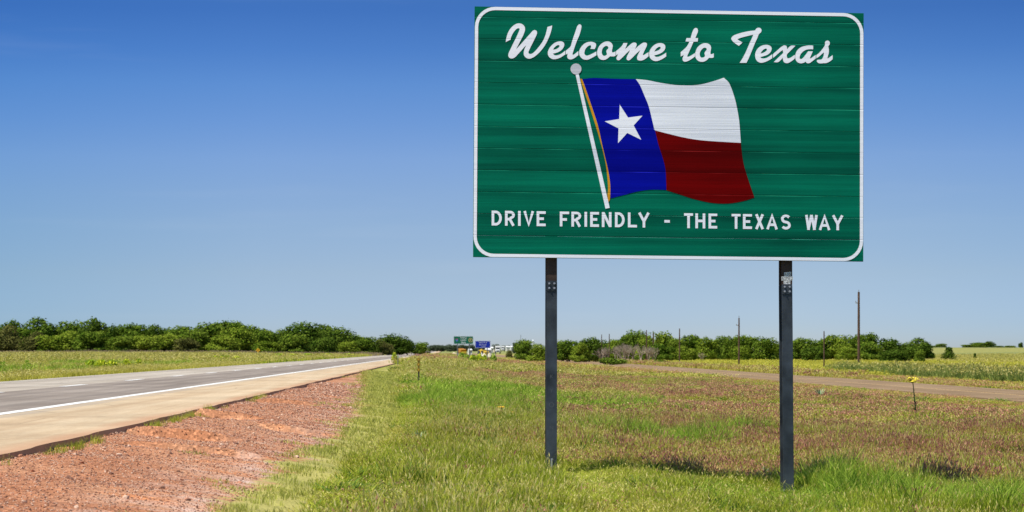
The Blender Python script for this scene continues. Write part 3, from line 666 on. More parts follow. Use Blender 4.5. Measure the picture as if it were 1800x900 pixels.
def scatter(name,pts,rot,scl,ind,coll,label,cat):
    me=bpy.data.meshes.new(name); me.vertices.add(len(pts)); me.vertices.foreach_set('co',np.asarray(pts,np.float32).ravel())
    for nm,ty,key,arr in (('rot','FLOAT_VECTOR','vector',rot),('scl','FLOAT_VECTOR','vector',scl),('ind','INT','value',ind)):
        at=me.attributes.new(nm,ty,'POINT'); at.data.foreach_set(key,np.asarray(arr,np.int32 if ty=='INT' else np.float32).ravel())
    me.update()
    o=link(bpy.data.objects.new(name,me)); tag(o,label,cat,kind='stuff')
    ng=bpy.data.node_groups.new(name,'GeometryNodeTree')
    ng.interface.new_socket('Geometry',in_out='INPUT',socket_type='NodeSocketGeometry'); ng.interface.new_socket('Geometry',in_out='OUTPUT',socket_type='NodeSocketGeometry')
    n=ng.nodes; gi=n.new('NodeGroupInput'); go=n.new('NodeGroupOutput'); ip=n.new('GeometryNodeInstanceOnPoints')
    ci=n.new('GeometryNodeCollectionInfo'); ci.inputs['Collection'].default_value=coll; ci.inputs['Separate Children'].default_value=True; ci.inputs['Reset Children'].default_value=True
    ip.inputs['Pick Instance'].default_value=True
    L=ng.links.new
    L(gi.outputs[0],ip.inputs['Points']); L(ci.outputs[0],ip.inputs['Instance'])
    for nm,ty,sock in (('rot','FLOAT_VECTOR','Rotation'),('scl','FLOAT_VECTOR','Scale'),('ind','INT','Instance Index')):
        na=n.new('GeometryNodeInputNamedAttribute'); na.data_type=ty; na.inputs['Name'].default_value=nm; L(na.outputs[0],ip.inputs[sock])
    L(ip.outputs[0],go.inputs[0])
    md=o.modifiers.new('scatter','NODES'); md.node_group=ng
    return o

G_green=foliage('grass_green',[(.0,(.055,.095,.008)),(.4,(.255,.325,.021)),(.7,(.48,.51,.058)),(1,(.69,.65,.16))],0.34,.5,0)
G_lush=foliage('grass_lush',[(.0,(.045,.11,.010)),(.4,(.20,.325,.026)),(.75,(.42,.52,.075))],0.36,.6,0)
G_straw=foliage('seed_heads_straw',[(.0,(.26,.22,.04)),(.4,(.52,.45,.11)),(.8,(.76,.67,.28))],0.32,.6,0)
G_purple=foliage('seed_heads_purple',[(.0,(.12,.038,.042)),(.4,(.42,.165,.125)),(.8,(.70,.38,.25))],0.32,.6,0)
G_mown=foliage('mown_turf',[(.1,(.28,.30,.055)),(.45,(.46,.46,.095)),(.8,(.62,.58,.18))],0.4,.8,0)
G_tan=foliage('grass_tan',[(.0,(.18,.16,.022)),(.4,(.43,.40,.05)),(.8,(.64,.57,.12))],0.32,.5,0)
G_yel=foliage('mustard_flower',[(.0,(.30,.36,.02)),(.5,(.55,.60,.035)),(.8,(.72,.72,.07))],0.4,.5,0)
G_field=foliage('field_crop',[(.1,(.42,.40,.045)),(.5,(.54,.50,.07)),(.8,(.62,.57,.12))],0.4,.1,0)
G_reed=foliage('johnson_grass',[(.1,(.12,.17,.04)),(.5,(.20,.25,.055)),(.8,(.33,.36,.10))],0.45,.3,0)

# near clumps: 0,1 green fine; 2,3 green with straw heads; 4,5 purple heads; 6,7 lush long; 8 tan; 9 short turf
nearC=bpy.data.collections.new('near_clumps')
defs=[]
for k in range(2): proto('c0%d'%k,blades(46,.17,.12,.30,.008,spread=.35),[G_green,G_straw],nearC)
for k in range(2): proto('c0%d'%(2+k),blades(46,.17,.14,.34,.007,head=(.035,.07),hw=.011,hfrac=.32),[G_green,G_straw],nearC)
for k in range(2): proto('c0%d'%(4+k),blades(46,.17,.13,.31,.007,head=(.04,.075),hw=.015,hfrac=.5),[G_tan,G_purple],nearC)
for k in range(2): proto('c0%d'%(6+k),blades(60,.16,.18,.48,.010,bend=.7,spread=.5),[G_lush,G_straw],nearC)
proto('c08',blades(46,.17,.12,.28,.007,head=(.03,.06),hw=.012,hfrac=.4),[G_tan,G_straw],nearC)
proto('c09',blades(60,.17,.012,.05,.008,spread=.8),[G_mown,G_straw],nearC)
G_weed=foliage('broad_weed_leaves',[(.0,(.03,.07,.012)),(.4,(.09,.17,.03)),(.8,(.19,.29,.06))],.3,.6,0)
proto('c10',blades(9,.14,.28,.46,.006,bend=.6,spread=.35,head=(.05,.09),hw=.010,hfrac=.9),[G_tan,G_straw],nearC)
proto('c11',blades(26,.12,.10,.26,.036,bend=.9,spread=.9),[G_weed,G_straw],nearC)
midC=bpy.data.collections.new('mid_clumps')
proto('m10',blades(14,.30,.28,.48,.012,bend=.6,spread=.35,head=(.06,.10),hw=.022,hfrac=.9),[G_tan,G_straw],midC)
proto('m11',blades(34,.24,.15,.34,.06,bend=.9,spread=.9),[G_weed,G_straw],midC)
for k in range(2): proto('m0%d'%k,blades(60,.33,.14,.34,.018,spread=.35),[G_green,G_straw],midC)
for k in range(2): proto('m0%d'%(2+k),blades(60,.33,.14,.36,.016,head=(.05,.09),hw=.026,hfrac=.35),[G_green,G_straw],midC)
for k in range(2): proto('m0%d'%(4+k),blades(60,.33,.13,.34,.016,head=(.05,.09),hw=.030,hfrac=.5),[G_tan,G_purple],midC)
for k in range(2): proto('m0%d'%(6+k),blades(70,.33,.2,.55,.022,bend=.6,spread=.4),[G_lush,G_straw],midC)
proto('m08',blades(60,.33,.12,.3,.016,head=(.04,.08),hw=.024,hfrac=.4),[G_tan,G_straw],midC)
proto('m09',blades(60,.33,.03,.1,.018,spread=.6),[G_green,G_straw],midC)
farC=bpy.data.collections.new('far_clumps')
proto('f00',blades(60,.9,.16,.40,.055,spread=.3),[G_green,G_straw],farC)
proto('f01',blades(60,.9,.18,.42,.05,head=(.08,.14),hw=.09,hfrac=.5),[G_green,G_straw],farC)
proto('f02',blades(60,.9,.18,.40,.05,head=(.08,.14),hw=.10,hfrac=.6),[G_tan,G_purple],farC)
proto('f03',blades(70,.9,.25,.6,.06),[G_lush,G_straw],farC)
proto('f04',blades(60,.9,.2,.5,.05,head=(.08,.14),hw=.09,hfrac=.5),[G_tan,G_straw],farC)
proto('f05',blades(60,.9,.10,.28,.05,head=(.08,.14),hw=.12,hfrac=.7),[G_field,G_field],farC)
proto('f06',blades(70,.8,.7,1.5,.06,bend=.6,head=(.15,.3),hw=.10,hfrac=.15,spread=.35),[G_reed,G_straw],farC)
G_dry=foliage('dry_stalks',[(.1,(.20,.15,.08)),(.45,(.33,.25,.14)),(.8,(.46,.37,.22))],.4,.3,0)
proto('f07',blades(60,.8,.25,.62,.06,head=(.1,.18),hw=.12,hfrac=.5),[G_dry,G_dry],farC)

LUSH=[(*hit(900,705)[:2],3.2,9),(*hit(960,710)[:2],2.0,7),(*hit(1035,722)[:2],2.0,4.5),(*hit(870,690)[:2],2.2,8),(*hit(790,722)[:2],1.6,4.0),
      (4.55,30.6,.7,2.2),(5.4,29.6,.9,1.9),(6.3,29.0,.9,1.5),(4.3,32.2,.4,.8),(3.2,29.0,.7,1.2),(*hit(1180,790)[:2],1.1,1.6),(*hit(1100,640)[:2],3,20),(*hit(1290,770)[:2],.6,1.2)]
def lush(x,y):
    v=0
    for cx,cy,rx,ry in LUSH: v=np.maximum(v,np.exp(-(((x-cx)/rx)**2+((y-cy)/ry)**2)))
    return v*(.45+1.1*sstep(.35,.65,vnoise(x+3,y+8,1.1)))
def wedge(n,y0,y1,m=1.12,p=1.0):
    y=(y0**2+(y1**2-y0**2)*rng.random(n))**.5
    x=(rng.random(n)*2-1)*(.225*m*y+4.5)
    return x,y
def kinds(x,y,near=True):
    s=x-kerbX(y); n=len(x)
    t=rng.integers(0,2,n)*1
    nz=vnoise(x,y,4.0)*.5+vnoise(x+31,y,1.3)*.25+vnoise(x,y+17,11)*.35
    u=rng.random(n)
    ind=np.where(u<.52,t,np.where(u<.90,2+t,8))
    pz=sstep(5,9,s)*.9+.06*sstep(3,5,s)
    pz=pz*sstep(32.6,33.4,y-.06*(x-.5))*(.14+.58*sstep(.45,.68,nz))+.015
    ind=np.where(rng.random(n)<pz,4+t,ind)
    tz=sstep(.50,.68,vnoise(x+50,y*.7,5))*np.where(y>32,1,.6)
    ind=np.where((rng.random(n)<tz*.55)&(ind<4),8,ind)
    ind=np.where(rng.random(n)<lush(x,y)*.55,6+t,ind)
    ind=np.where(rng.random(n)<.028,10,ind); wz=sstep(.55,.8,vnoise(x+71,y+5,1.6)); ind=np.where(rng.random(n)<.01+.16*wz,11,ind)
    return ind
def place(x,y,sx,sz,extra=0):
    n=len(x); pts=np.stack([x,y,H(x,y)-.005],-1)
    rot=np.stack([rng.normal(0,.10,n),rng.normal(0,.10,n),rng.random(n)*6.283],-1)
    k=sx*(.8+.45*rng.random(n)); scl=np.stack([k,k,k*sz*(.75+.5*vnoise(x,y,2.2))],-1)
    return pts,rot,scl
n=230; y=17+110*rng.random(n)**1.3; k_=rng.random(n)<sstep(.60,.80,vnoise(y,y*0+7,4.0)); y=y[k_]; x=kerbX(y)+.10+.12*rng.random(len(y))
pts,rot,scl=place(x,y,.42,.8)
scatter('kerb_weeds',pts,rot,scl,rng.integers(0,4,len(y)),nearC,'thin weeds growing along the broken edge of the paved shoulder','weeds')
# tall grass, foreground and middle distance
x,y=wedge(88000,15,62); s=x-kerbX(y); keep=(s>mownW(y)+.25*(vnoise(x,y,1.1)-.5)); x,y=x[keep],y[keep]
pts,rot,scl=place(x,y,1,1); s=x-kerbX(y); front=sstep(.2,1.2,x)*(1-sstep(3.95,4.5,x))*(1-sstep(32.2,32.7,y+1.1*(vnoise(x,y,1.1)-.5)-.06*(x-.5))); tus=.74+.62*sstep(.40,.8,vnoise(x+5,y+3,.75))
scl[:,2]*=.92*tus*(1-.46*front)*(.5+.5*sstep(0,.9,s-mownW(y)))*(1-.92*np.exp(-(((x-.56)/.6)**4+((y-30.8)/2.0)**4)))*(1-.85*np.exp(-(((x-3.85)/.45)**4+((y-30.8)/1.8)**4)))
scatter('meadow_grass',pts,rot,scl,kinds(x,y),nearC,'tall mixed green and straw grass around the feet of the welcome sign','grass')
# mown strip and weeds on the gravel
x,y=wedge(90000,14.5,110); s=x-kerbX(y); dens=np.where(s<gravelW(y),.18*np.exp(-(gravelW(y)-s)/.25)+.002,.95)
keep=(s>.15)&(s<mownW(y)+.2)&(rng.random(len(x))<dens*(.45+.65*vnoise(x,y,.9))); x,y=x[keep],y[keep]
pts,rot,scl=place(x,y,1,1); scl*=np.interp(y,[22,60,110],[1,1.3,2])[:,None]
scatter('mown_grass',pts,rot,scl,np.full(len(x),9),nearC,'short yellow green mown grass between the gravel and the tall grass','grass')
x,y=wedge(56000,60,175); s=x-kerbX(y); q=x-29.4+.055*y
keep=(s>mownW(y))&((q<-3.9)|(q>3.9)); x,y,q=x[keep],y[keep],q[keep]
ind=kinds(x,y); pts,rot,scl=place(x,y,1.05,1); scl[:,2]*=np.where(q<0,.22+.43*sstep(3.8,11,-q),.42)
scatter('verge_grass',pts,rot,scl,ind,midC,'grass of the median in the middle distance patched with purple seed heads','grass')
x,y=wedge(60000,170,480,1.1); s=x-kerbX(y); q=x-29.4+.055*y
keep=((s>.4)&(q<-3.8))|(q>3.9); keep|=(s<-10.6); keep&=~((q>8)&(y>372)&(x<70))
x,y,s,q=x[keep],y[keep],s[keep],q[keep]; n=len(x); u=rng.random(n)
ind=np.where(u<.35,0,np.where(u<.75,1,4))
ind=np.where((s>0)&(q<-3.8)&(rng.random(n)<sstep(.45,.65,vnoise(x,y,18))*.75),2,ind)
ind=np.where((q>6.8),5,ind); ind=np.where((q>10)&(x>62)&(y>300),np.where(u<.5,0,4),ind)
ind=np.where((q>3.9)&(q<6.8)&(u<.65),np.where(u<.35,2,4),ind)
tall=(s<-10.6)&(y>405); ind=np.where(tall&(u<.85),7,ind)
pts,rot,scl=place(x,y,1.1,.72); scl[:,2]*=np.where(s>0,np.where(q<0,.30+.70*sstep(4,16,-q),1),1)
scatter('field_grass',pts,rot,scl,ind,farC,'distant grass of the median, the far verge and the field before the trees','grass')
# left verge nearer part
x,y=wedge(26000,58,175,1.12); s=x-kerbX(y); keep=(s<-10.4); x,y,s=x[keep],y[keep],s[keep]; u=rng.random(len(x))
ind=np.where(u<.3,0,np.where(u<.6,2,8)); ind=np.where((s>-13.0)&(u<.8),8,ind); ind=np.where((s<-13)&(rng.random(len(x))<sstep(.5,.7,vnoise(x,y,12))*.6),np.where(u<.7,0,6),ind)
pts,rot,scl=place(x,y,1.15,.62)
scatter('far_verge_grass',pts,rot,scl,ind,midC,'dry and green grass on the verge beyond the far edge of the highway','grass')
# right: tall dark green grass beyond the frontage road
n=4200; y=70+190*rng.random(n); q=rng.uniform(8.5,15,n); x=29.4-.055*y+q
pr=sstep(27,37,x-.09*(y-160)+4*vnoise(x,y,9)); keep=(rng.random(n)<pr)&(np.abs(x)<.26*y); x,y=x[keep],y[keep]
pts,rot,scl=place(x,y,.75,.72)
scatter('reed_grass',pts,rot,scl,np.full(len(x),6),farC,'tall dark green grass beyond the frontage road at the right','grass')
n=9000; y=95+110*rng.random(n); q=rng.uniform(3.8,22,n); x=29.4-.055*y+q; keep=np.abs(x)<.26*y; x,y,q=x[keep],y[keep],q[keep]; u=rng.random(len(x))
pts,rot,scl=place(x,y,.7,.5)
scatter('field_edge_grass',pts,rot,scl,np.where(q<6.5,np.where(u<.5,4,2),5),farC,'tan and purple grass along the far edge of the frontage road','grass')

# loose stones on the gravel
stC=bpy.data.collections.new('stone_kinds')
M_st=[basic('red_stone',(.42,.19,.108),.9,.2,var=.4,scale=20),basic('grey_stone',(.52,.34,.235),.9,.2,var=.3,scale=20),basic('dark_stone',(.17,.082,.052),.9,.2,var=.3,scale=20)]
for k in range(6):
    bm=bmesh.new(); bmesh.ops.create_icosphere(bm,subdivisions=1,radius=.5)
    for v in bm.verts: v.co=Vector((v.co.x*random.uniform(.8,1.2),v.co.y*random.uniform(.7,1.1),v.co.z*.6))*random.uniform(.75,1.15)
    me=bpy.data.meshes.new('s%d'%k); bm.to_mesh(me); bm.free(); me.materials.append(M_st[k%3])
    stC.objects.link(bpy.data.objects.new('s%d'%k,me))
y=14+60*rng.random(110000)**1.3; x=kerbX(y)+2.9*rng.random(110000); s=x-kerbX(y); keep=(s>.02)&(s<gravelW(y)+.3*(vnoise(x,y,.9)-.3)); x,y=x[keep],y[keep]; n=len(x)
sz=.005+.020*rng.random(n)**3+np.where(rng.random(n)<.006,.05,0)*rng.random(n)
sz*=np.interp(y,[22,75],[1,1.9])
scatter('gravel',np.stack([x,y,H(x,y)+sz*.1],-1),np.stack([rng.normal(0,.4,n),rng.normal(0,.4,n),rng.random(n)*6.3],-1),np.stack([sz,sz,sz],-1),rng.integers(0,6,n),stC,'loose red and grey stones on the gravel strip','gravel')

# ------------------------------------------------------------------ trees and bushes
L_mid=foliage('leaves_mid_green',[(.0,(.032,.064,.006)),(.4,(.088,.147,.013)),(.8,(.188,.245,.029))],0.28,.35,.35)
L_dark=foliage('leaves_dark_green',[(.0,(.021,.044,.005)),(.4,(.058,.104,.011)),(.8,(.13,.185,.023))],0.26,.35,.3)
L_lite=foliage('leaves_fresh_green',[(.0,(.052,.092,.008)),(.4,(.134,.197,.015)),(.8,(.245,.295,.033))],0.3,.35,.35)
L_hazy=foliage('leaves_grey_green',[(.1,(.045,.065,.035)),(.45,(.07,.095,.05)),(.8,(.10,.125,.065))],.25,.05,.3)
L_olive=foliage('leaves_brown_green',[(.1,(.060,.062,.016)),(.45,(.115,.122,.028)),(.8,(.19,.18,.05))],0.38,.35,.3)
M_bark=basic('grey_brown_bark',(.12,.095,.075),.9,.2,var=.3,scale=4)
M_dead=basic('bleached_dead_wood',(.30,.235,.17),.9,.15,var=.3,scale=4)
def crown_mesh(name,seed,lobes,leaves,leaf,mat,shape='wide'):
    r=random.Random(seed); V=[];Fq=[];T=[]
    L=[]
    for i in range(lobes):
        if shape=='wide':
            a=r.uniform(0,6.283); d=.30*math.sqrt(r.random()); z=r.uniform(.28,.78); rad=r.uniform(.17,.27)
            z=min(z,.97-rad*.9); 
        elif shape=='round':
            a=r.uniform(0,6.283); d=.20*math.sqrt(r.random()); z=r.uniform(.3,.7); rad=r.uniform(.22,.32)
        elif shape=='cone':
            z=r.uniform(.2,.85); a=r.uniform(0,6.283); d=.22*(1-z)*r.random(); rad=.10+.30*(1-z)*r.uniform(.7,1)
        else:
            a=r.uniform(0,6.283); d=.33*math.sqrt(r.random()); z=r.uniform(.2,.5); rad=r.uniform(.18,.27)
        L.append((d*math.cos(a),d*math.sin(a),z,rad,rad*r.uniform(.8,1.05)))
    if shape in('wide','round'):
        for i in range(lobes//2):   # skirt near the ground
            a=r.uniform(0,6.283); L.append((.30*math.cos(a),.30*math.sin(a),r.uniform(.14,.26),r.uniform(.12,.19),r.uniform(.12,.17)))
    per=leaves//len(L)
    for (cx,cy,cz,rx,rz) in L:
        for i in range(per):
            n_=Vector((r.gauss(0,1),r.gauss(0,1),r.gauss(0,1))).normalized()
            u_=r.random(); k=r.uniform(.70,1.03) if u_<.80 else (r.uniform(1.0,1.15) if u_<.97 else r.uniform(1.1,1.28))
            p=Vector((cx+n_.x*rx*k,cy+n_.y*rx*k,cz+n_.z*rz*k))
            if p.z<.01: p.z=r.uniform(.01,.06)
            nn=(n_+Vector((r.gauss(0,.42),r.gauss(0,.42),r.gauss(0,.42)+.15))).normalized()
            a=nn.orthogonal().normalized(); a=(Matrix.Rotation(r.uniform(0,6.283),3,nn)@a); b_=nn.cross(a); s=leaf*r.uniform(.35,1.15)*(.7 if k>1.1 else 1)
            b0=len(V); V+=[p-a*s*.5-b_*s*.35,p+a*s*.5-b_*s*.35,p+a*s*.45+b_*s*.4+nn*s*.2,p-a*s*.5+b_*s*.35]; Fq.append((b0,b0+1,b0+2,b0+3)); T+=[r.random()]*4
    A=np.array([tuple(v) for v in V]); A[:,2]*=1/np.percentile(A[:,2],99.3); rr=np.percentile(np.hypot(A[:,0],A[:,1]),97); A[:,:2]*=.5/rr
    me=fast_mesh(name,A,np.array(Fq),mat)
    at=me.attributes.new('tint','FLOAT','POINT'); at.data.foreach_set('value',np.array(T,np.float32)); return me
def trunk_mesh(seed):
    r=random.Random(seed); mb=MB()
    mb.tube([(0,0,-.03),(.01,0,.2),(.0,.02,.42)],[.035,.028,.018],7)
    for k in range(5):
        a=k*1.26+r.uniform(-.3,.3); mb.tube([(0,0,.12+.05*k),(.14*math.cos(a),.14*math.sin(a),.32+.05*k),(.25*math.cos(a),.25*math.sin(a),.5+.06*k)],[.018,.012,.005],5)
    me=bpy.data.meshes.new('trunk'); me.from_pydata([tuple(v) for v in mb.v],[],mb.f); me.materials.append(M_bark); return me
CR={}
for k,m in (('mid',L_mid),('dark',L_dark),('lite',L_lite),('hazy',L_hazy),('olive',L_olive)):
    CR[k]=[crown_mesh('crown',11+i+len(k)*31,13+i*3,5200,.060,m,'wide') for i in range(3)]
CR['round']=[crown_mesh('crown',61+i,14,5600,.052,L_dark,'round') for i in range(2)]
CR['cone']=[crown_mesh('crown',71,14,1800,.06,L_dark,'cone')]
CR['low']=[crown_mesh('crown',81+i,10,1500,.07,L_mid,'low') for i in range(2)]
TR=[trunk_mesh(i) for i in range(3)]
cnt=0
def tree(name,px,top,wpx,Y,kind,label,group,cat='tree',base=None):
    """one tree: its own crown and trunk under an Empty at its foot"""
    global cnt; cnt+=1
    X,Y_,z=spot(px,Y); h=CAMZ+(HOR-top)/FPX*Y-z; w=wpx/FPX*Y
    t=empty(name,(X,Y_,z),cnt*2.399); t.scale=(w*1.03,w*1.03,h*(1.04+.10*((cnt*7)%5-2)/4))
    tag(t,label,cat,group)
    ms=CR[kind]; link(bpy.data.objects.new('crown',ms[cnt%len(ms)]),t)
    link(bpy.data.objects.new('trunk',TR[cnt%3]),t)
    return t
words={'mid':'mid green','dark':'dark green','lite':'fresh light green','olive':'brownish green','round':'dense dark','hazy':'hazy grey green'}
LEFT=[(3,577,62,432,'olive'),(36,582,58,440,'mid'),(75,562,72,462,'dark'),(60,588,56,425,'olive'),(92,590,74,425,'lite'),(128,569,62,460,'mid'),(165,567,50,450,'dark'),(118,584,58,430,'lite'),(160,586,62,422,'mid'),
 (200,573,52,466,'dark'),(236,573,56,448,'mid'),(268,577,48,455,'dark'),(215,592,56,420,'mid'),(258,592,52,420,'lite'),(312,575,64,452,'mid'),(293,590,62,424,'lite'),(345,583,44,440,'mid'),(330,596,46,420,'olive'),
 (384,570,72,450,'mid'),(418,577,60,432,'lite'),(440,575,66,450,'mid'),(395,594,60,420,'lite'),(468,583,46,440,'mid'),(488,590,40,455,'dark'),(472,600,44,424,'lite'),
 (535,571,84,450,'round'),(518,592,56,425,'mid'),(586,578,78,462,'round'),(568,596,50,432,'dark'),(628,597,50,470,'mid'),(610,602,44,450,'lite'),(652,601,40,480,'dark'),(690,590,66,500,'round'),(672,600,40,482,'olive'),(716,597,38,520,'round'),(740,603,30,560,'mid'),(20,570,46,470,'dark'),(105,580,52,470,'mid'),(182,580,44,470,'mid'),(250,580,44,474,'mid'),(290,580,46,472,'dark'),(328,580,44,470,'mid'),(362,577,50,468,'dark'),(415,571,46,474,'mid'),(458,578,46,470,'mid'),(505,582,46,470,'mid'),(560,577,60,474,'dark'),(612,590,48,478,'mid'),(640,594,44,480,'mid')]
for i,(px,top,w,Y,k) in enumerate(LEFT):
    size='tall' if top<=575 else ('medium' if top<588 else 'low')
    nb=min((LEFT[j] for j in range(len(LEFT)) if j!=i),key=lambda t:abs(t[0]-px))
    place_='at the left edge of the photo' if px<10 else ('last of the line at its right end' if px>=735 else '')
    lab=f'{size} {words[k]} tree across the highway, ' + (place_ if place_ else f'{px/18:.1f} percent across the photo')
    tree('tree',px,top,w,Y,k,lab,'trees in the line across the highway')
RIGHT=[(921,598,36,470,'mid'),(946,607,40,455,'lite'),(976,603,42,450,'lite'),(1001,600,40,445,'mid'),(1018,606,36,430,'lite'),(1036,594,42,440,'dark'),(1056,600,32,450,'dark'),(1075,603,34,455,'lite'),(1088,597,40,460,'mid'),(1106,592,36,455,'mid'),(1122,582,40,450,'mid'),(1135,594,40,436,'lite'),(1163,589,46,450,'lite'),(1165,606,46,420,'mid'),(1188,598,36,440,'mid'),(1215,590,46,448,'mid'),(1205,610,40,420,'lite'),(1243,598,38,440,'lite'),(1265,593,42,452,'dark'),(1286,595,34,440,'mid'),(1316,591,54,452,'mid'),(1300,610,36,424,'lite'),(1344,599,42,440,'mid'),(1366,603,34,446,'lite'),(1410,598,46,446,'mid'),(1440,597,46,450,'mid'),(1428,612,40,425,'dark'),(1472,594,52,450,'lite'),(1500,592,42,455,'mid'),(1522,590,40,450,'mid'),(1492,610,44,425,'lite'),(1530,603,46,432,'mid'),(1566,600,52,440,'dark'),(1592,603,42,450,'dark'),(1620,598,50,440,'dark'),(1575,616,52,402,'round'),(1617,617,20,398,'mid')]
for i,(px,top,w,Y,k) in enumerate(RIGHT):
    size='tall' if top<=592 else ('medium' if top<600 else 'low')
    rel='left of the left sign post' if px<955 else ('between the two sign posts' if px<1375 else 'right of the right sign post')
    tree('tree',px,top,w,Y*.80,k,f'{size} {words[k]} tree {rel}, {px/18:.1f} percent across photo','trees in the line beyond the frontage road')
tree('bush',1668,612.5,27,345,'cone','dense dark cone shaped bush alone in the field at the right','bushes in the right field','bush')
tree('bush',1713.5,621,8.5,375,'cone','small dark bush alone on the pasture right of the cone shaped bush','bushes in the right field','bush')
for px,top,w,Y,kd,lab in [(1655,604.5,20,740,'mid','small round tree clump on the hill crest left of the big one'),(1640,607.5,20,740,'mid','low tree on the hill crest just right of the tree line'),(1705,606,30,745,'mid','low left end of the tree clump on the hill crest'),(1722,603,34,750,'mid','middle tree of the clump on the hill crest'),(1737,600.5,26,750,'dark','tallest tree of the clump on the hill crest'),(1756,608,20,760,'mid','low bush on the hill crest right of the big clump'),(1775,607.5,22,760,'mid','second low bush on the hill crest toward the photo edge'),(1794,602.5,9,760,'dark','narrow dark tree on the hill crest at the right photo edge')]:
    tree('tree',px,top,w,Y,kd,lab,'trees on the hill crest')
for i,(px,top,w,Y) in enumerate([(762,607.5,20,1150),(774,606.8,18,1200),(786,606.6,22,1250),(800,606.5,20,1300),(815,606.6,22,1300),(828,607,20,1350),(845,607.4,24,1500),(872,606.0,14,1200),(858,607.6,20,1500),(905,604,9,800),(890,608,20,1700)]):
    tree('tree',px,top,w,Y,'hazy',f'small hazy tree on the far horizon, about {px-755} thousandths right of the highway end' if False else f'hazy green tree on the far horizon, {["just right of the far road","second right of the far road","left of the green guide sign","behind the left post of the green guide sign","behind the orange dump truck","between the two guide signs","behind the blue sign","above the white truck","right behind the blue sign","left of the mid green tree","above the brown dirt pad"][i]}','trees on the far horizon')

# bare dead trees
def dead_mesh(seed):
    r=random.Random(seed); mb=MB()
    def br(p,d,l,rad,k):
        q=p+d*l; mid=p+d*l*.5+Vector((r.gauss(0,.04),r.gauss(0,.04),0))*l
        mb.tube([p,mid,q],[rad,rad*.8,rad*.55],5)
        if k==0: return
        for i in range(r.choice((2,3,3))):
            nd=(d+Vector((r.gauss(0,.5),r.gauss(0,.5),r.gauss(.15,.3)))).normalized(); br(q,nd,l*r.uniform(.55,.8),rad*.55,k-1)
    for i in range(4):
        br(Vector((0,0,-.05)),Vector((r.gauss(0,.35),r.gauss(0,.35),1)).normalized(),.33,.034,4)
    me=bpy.data.meshes.new('branches'); me.from_pydata([tuple(v) for v in mb.v],[],mb.f); me.materials.append(M_dead); return me
DM=[dead_mesh(i) for i in range(3)]
for i,(px,top,w,Y,lab) in enumerate([(1055,605,27,324,'bare grey dead tree beside the dark green trees, leftmost of the dead ones'),(1086,600,29,324,'bare grey dead tree under the tallest mid green trees, second of the dead ones'),(1100,597,31,324,'bare grey dead tree left of the thin poles, middle one of the dead stand'),(1116,599,31,324,'bare pale dead tree just left of the two thin poles'),(1138,603,33,324,'bare dead tree at the foot of the thin pole, front of the dead stand'),(1150,603,29,324,'bare dead tree at the right end of the dead stand'),(1236,614,18,332,'small bare dead tree in the line, left of the second utility pole'),(1093,596,30,328,'pale bare dead tree in the middle of the thicket, tallest of the left half'),(1107,597,30,326,'pale bare dead tree in the thicket, tallest one of its middle'),(1126,596,30,326,'pale bare dead tree behind the foot of the taller thin pole'),(1066,604,26,332,'grey bare dead tree at the left end of the thicket')]):
    X,Y_,z=spot(px,Y); h=CAMZ+(HOR-top)/FPX*Y-z; w=w/FPX*Y
    t=empty('dead_tree',(X,Y_,z),i*1.7); t.scale=(w,w,h*1.02); tag(t,lab,'dead tree','bare dead trees beyond the frontage road')
    link(bpy.data.objects.new('branches',DM[i%3]),t)

# mustard bushes, low weeds
def flower_bush_mesh(seed):
    r=random.Random(seed); V,Fq,T,MI=[],[],[],[]
    for i in range(420):
        a=r.uniform(0,6.283); d=.5*math.sqrt(r.random()); z=r.uniform(.05,1)*(1-.55*(d/.5)**2)
        p=Vector((d*math.cos(a),d*math.sin(a),z)); nn=Vector((r.gauss(0,1),r.gauss(0,1),r.gauss(.6,1))).normalized(); aa=nn.orthogonal().normalized(); bb=nn.cross(aa); s=.10
        b0=len(V); V+=[p-aa*s-bb*s*.5,p+aa*s-bb*s*.5,p+aa*s+bb*s*.5,p-aa*s+bb*s*.5]; Fq.append((b0,b0+1,b0+2,b0+3)); T+=[r.random()]*4
        MI.append(1 if z>.45*(1-.5*(d/.5)**2) and r.random()<.6 else 0)
    return V,Fq,T,MI
FB=[]
for i in range(2):
    V,Fq,T,MI=flower_bush_mesh(i); g=fast_mesh('foliage',np.array([tuple(v) for v in V]),np.array([f for f,m in zip(Fq,MI) if m==0]),G_lush); y_=fast_mesh('blossoms',np.array([tuple(v) for v in V]),np.array([f for f,m in zip(Fq,MI) if m==1]),G_yel)
    for me in (g,y_): at=me.attributes.new('tint','FLOAT','POINT'); at.data.foreach_set('value',np.array(T,np.float32))
    FB.append((g,y_))
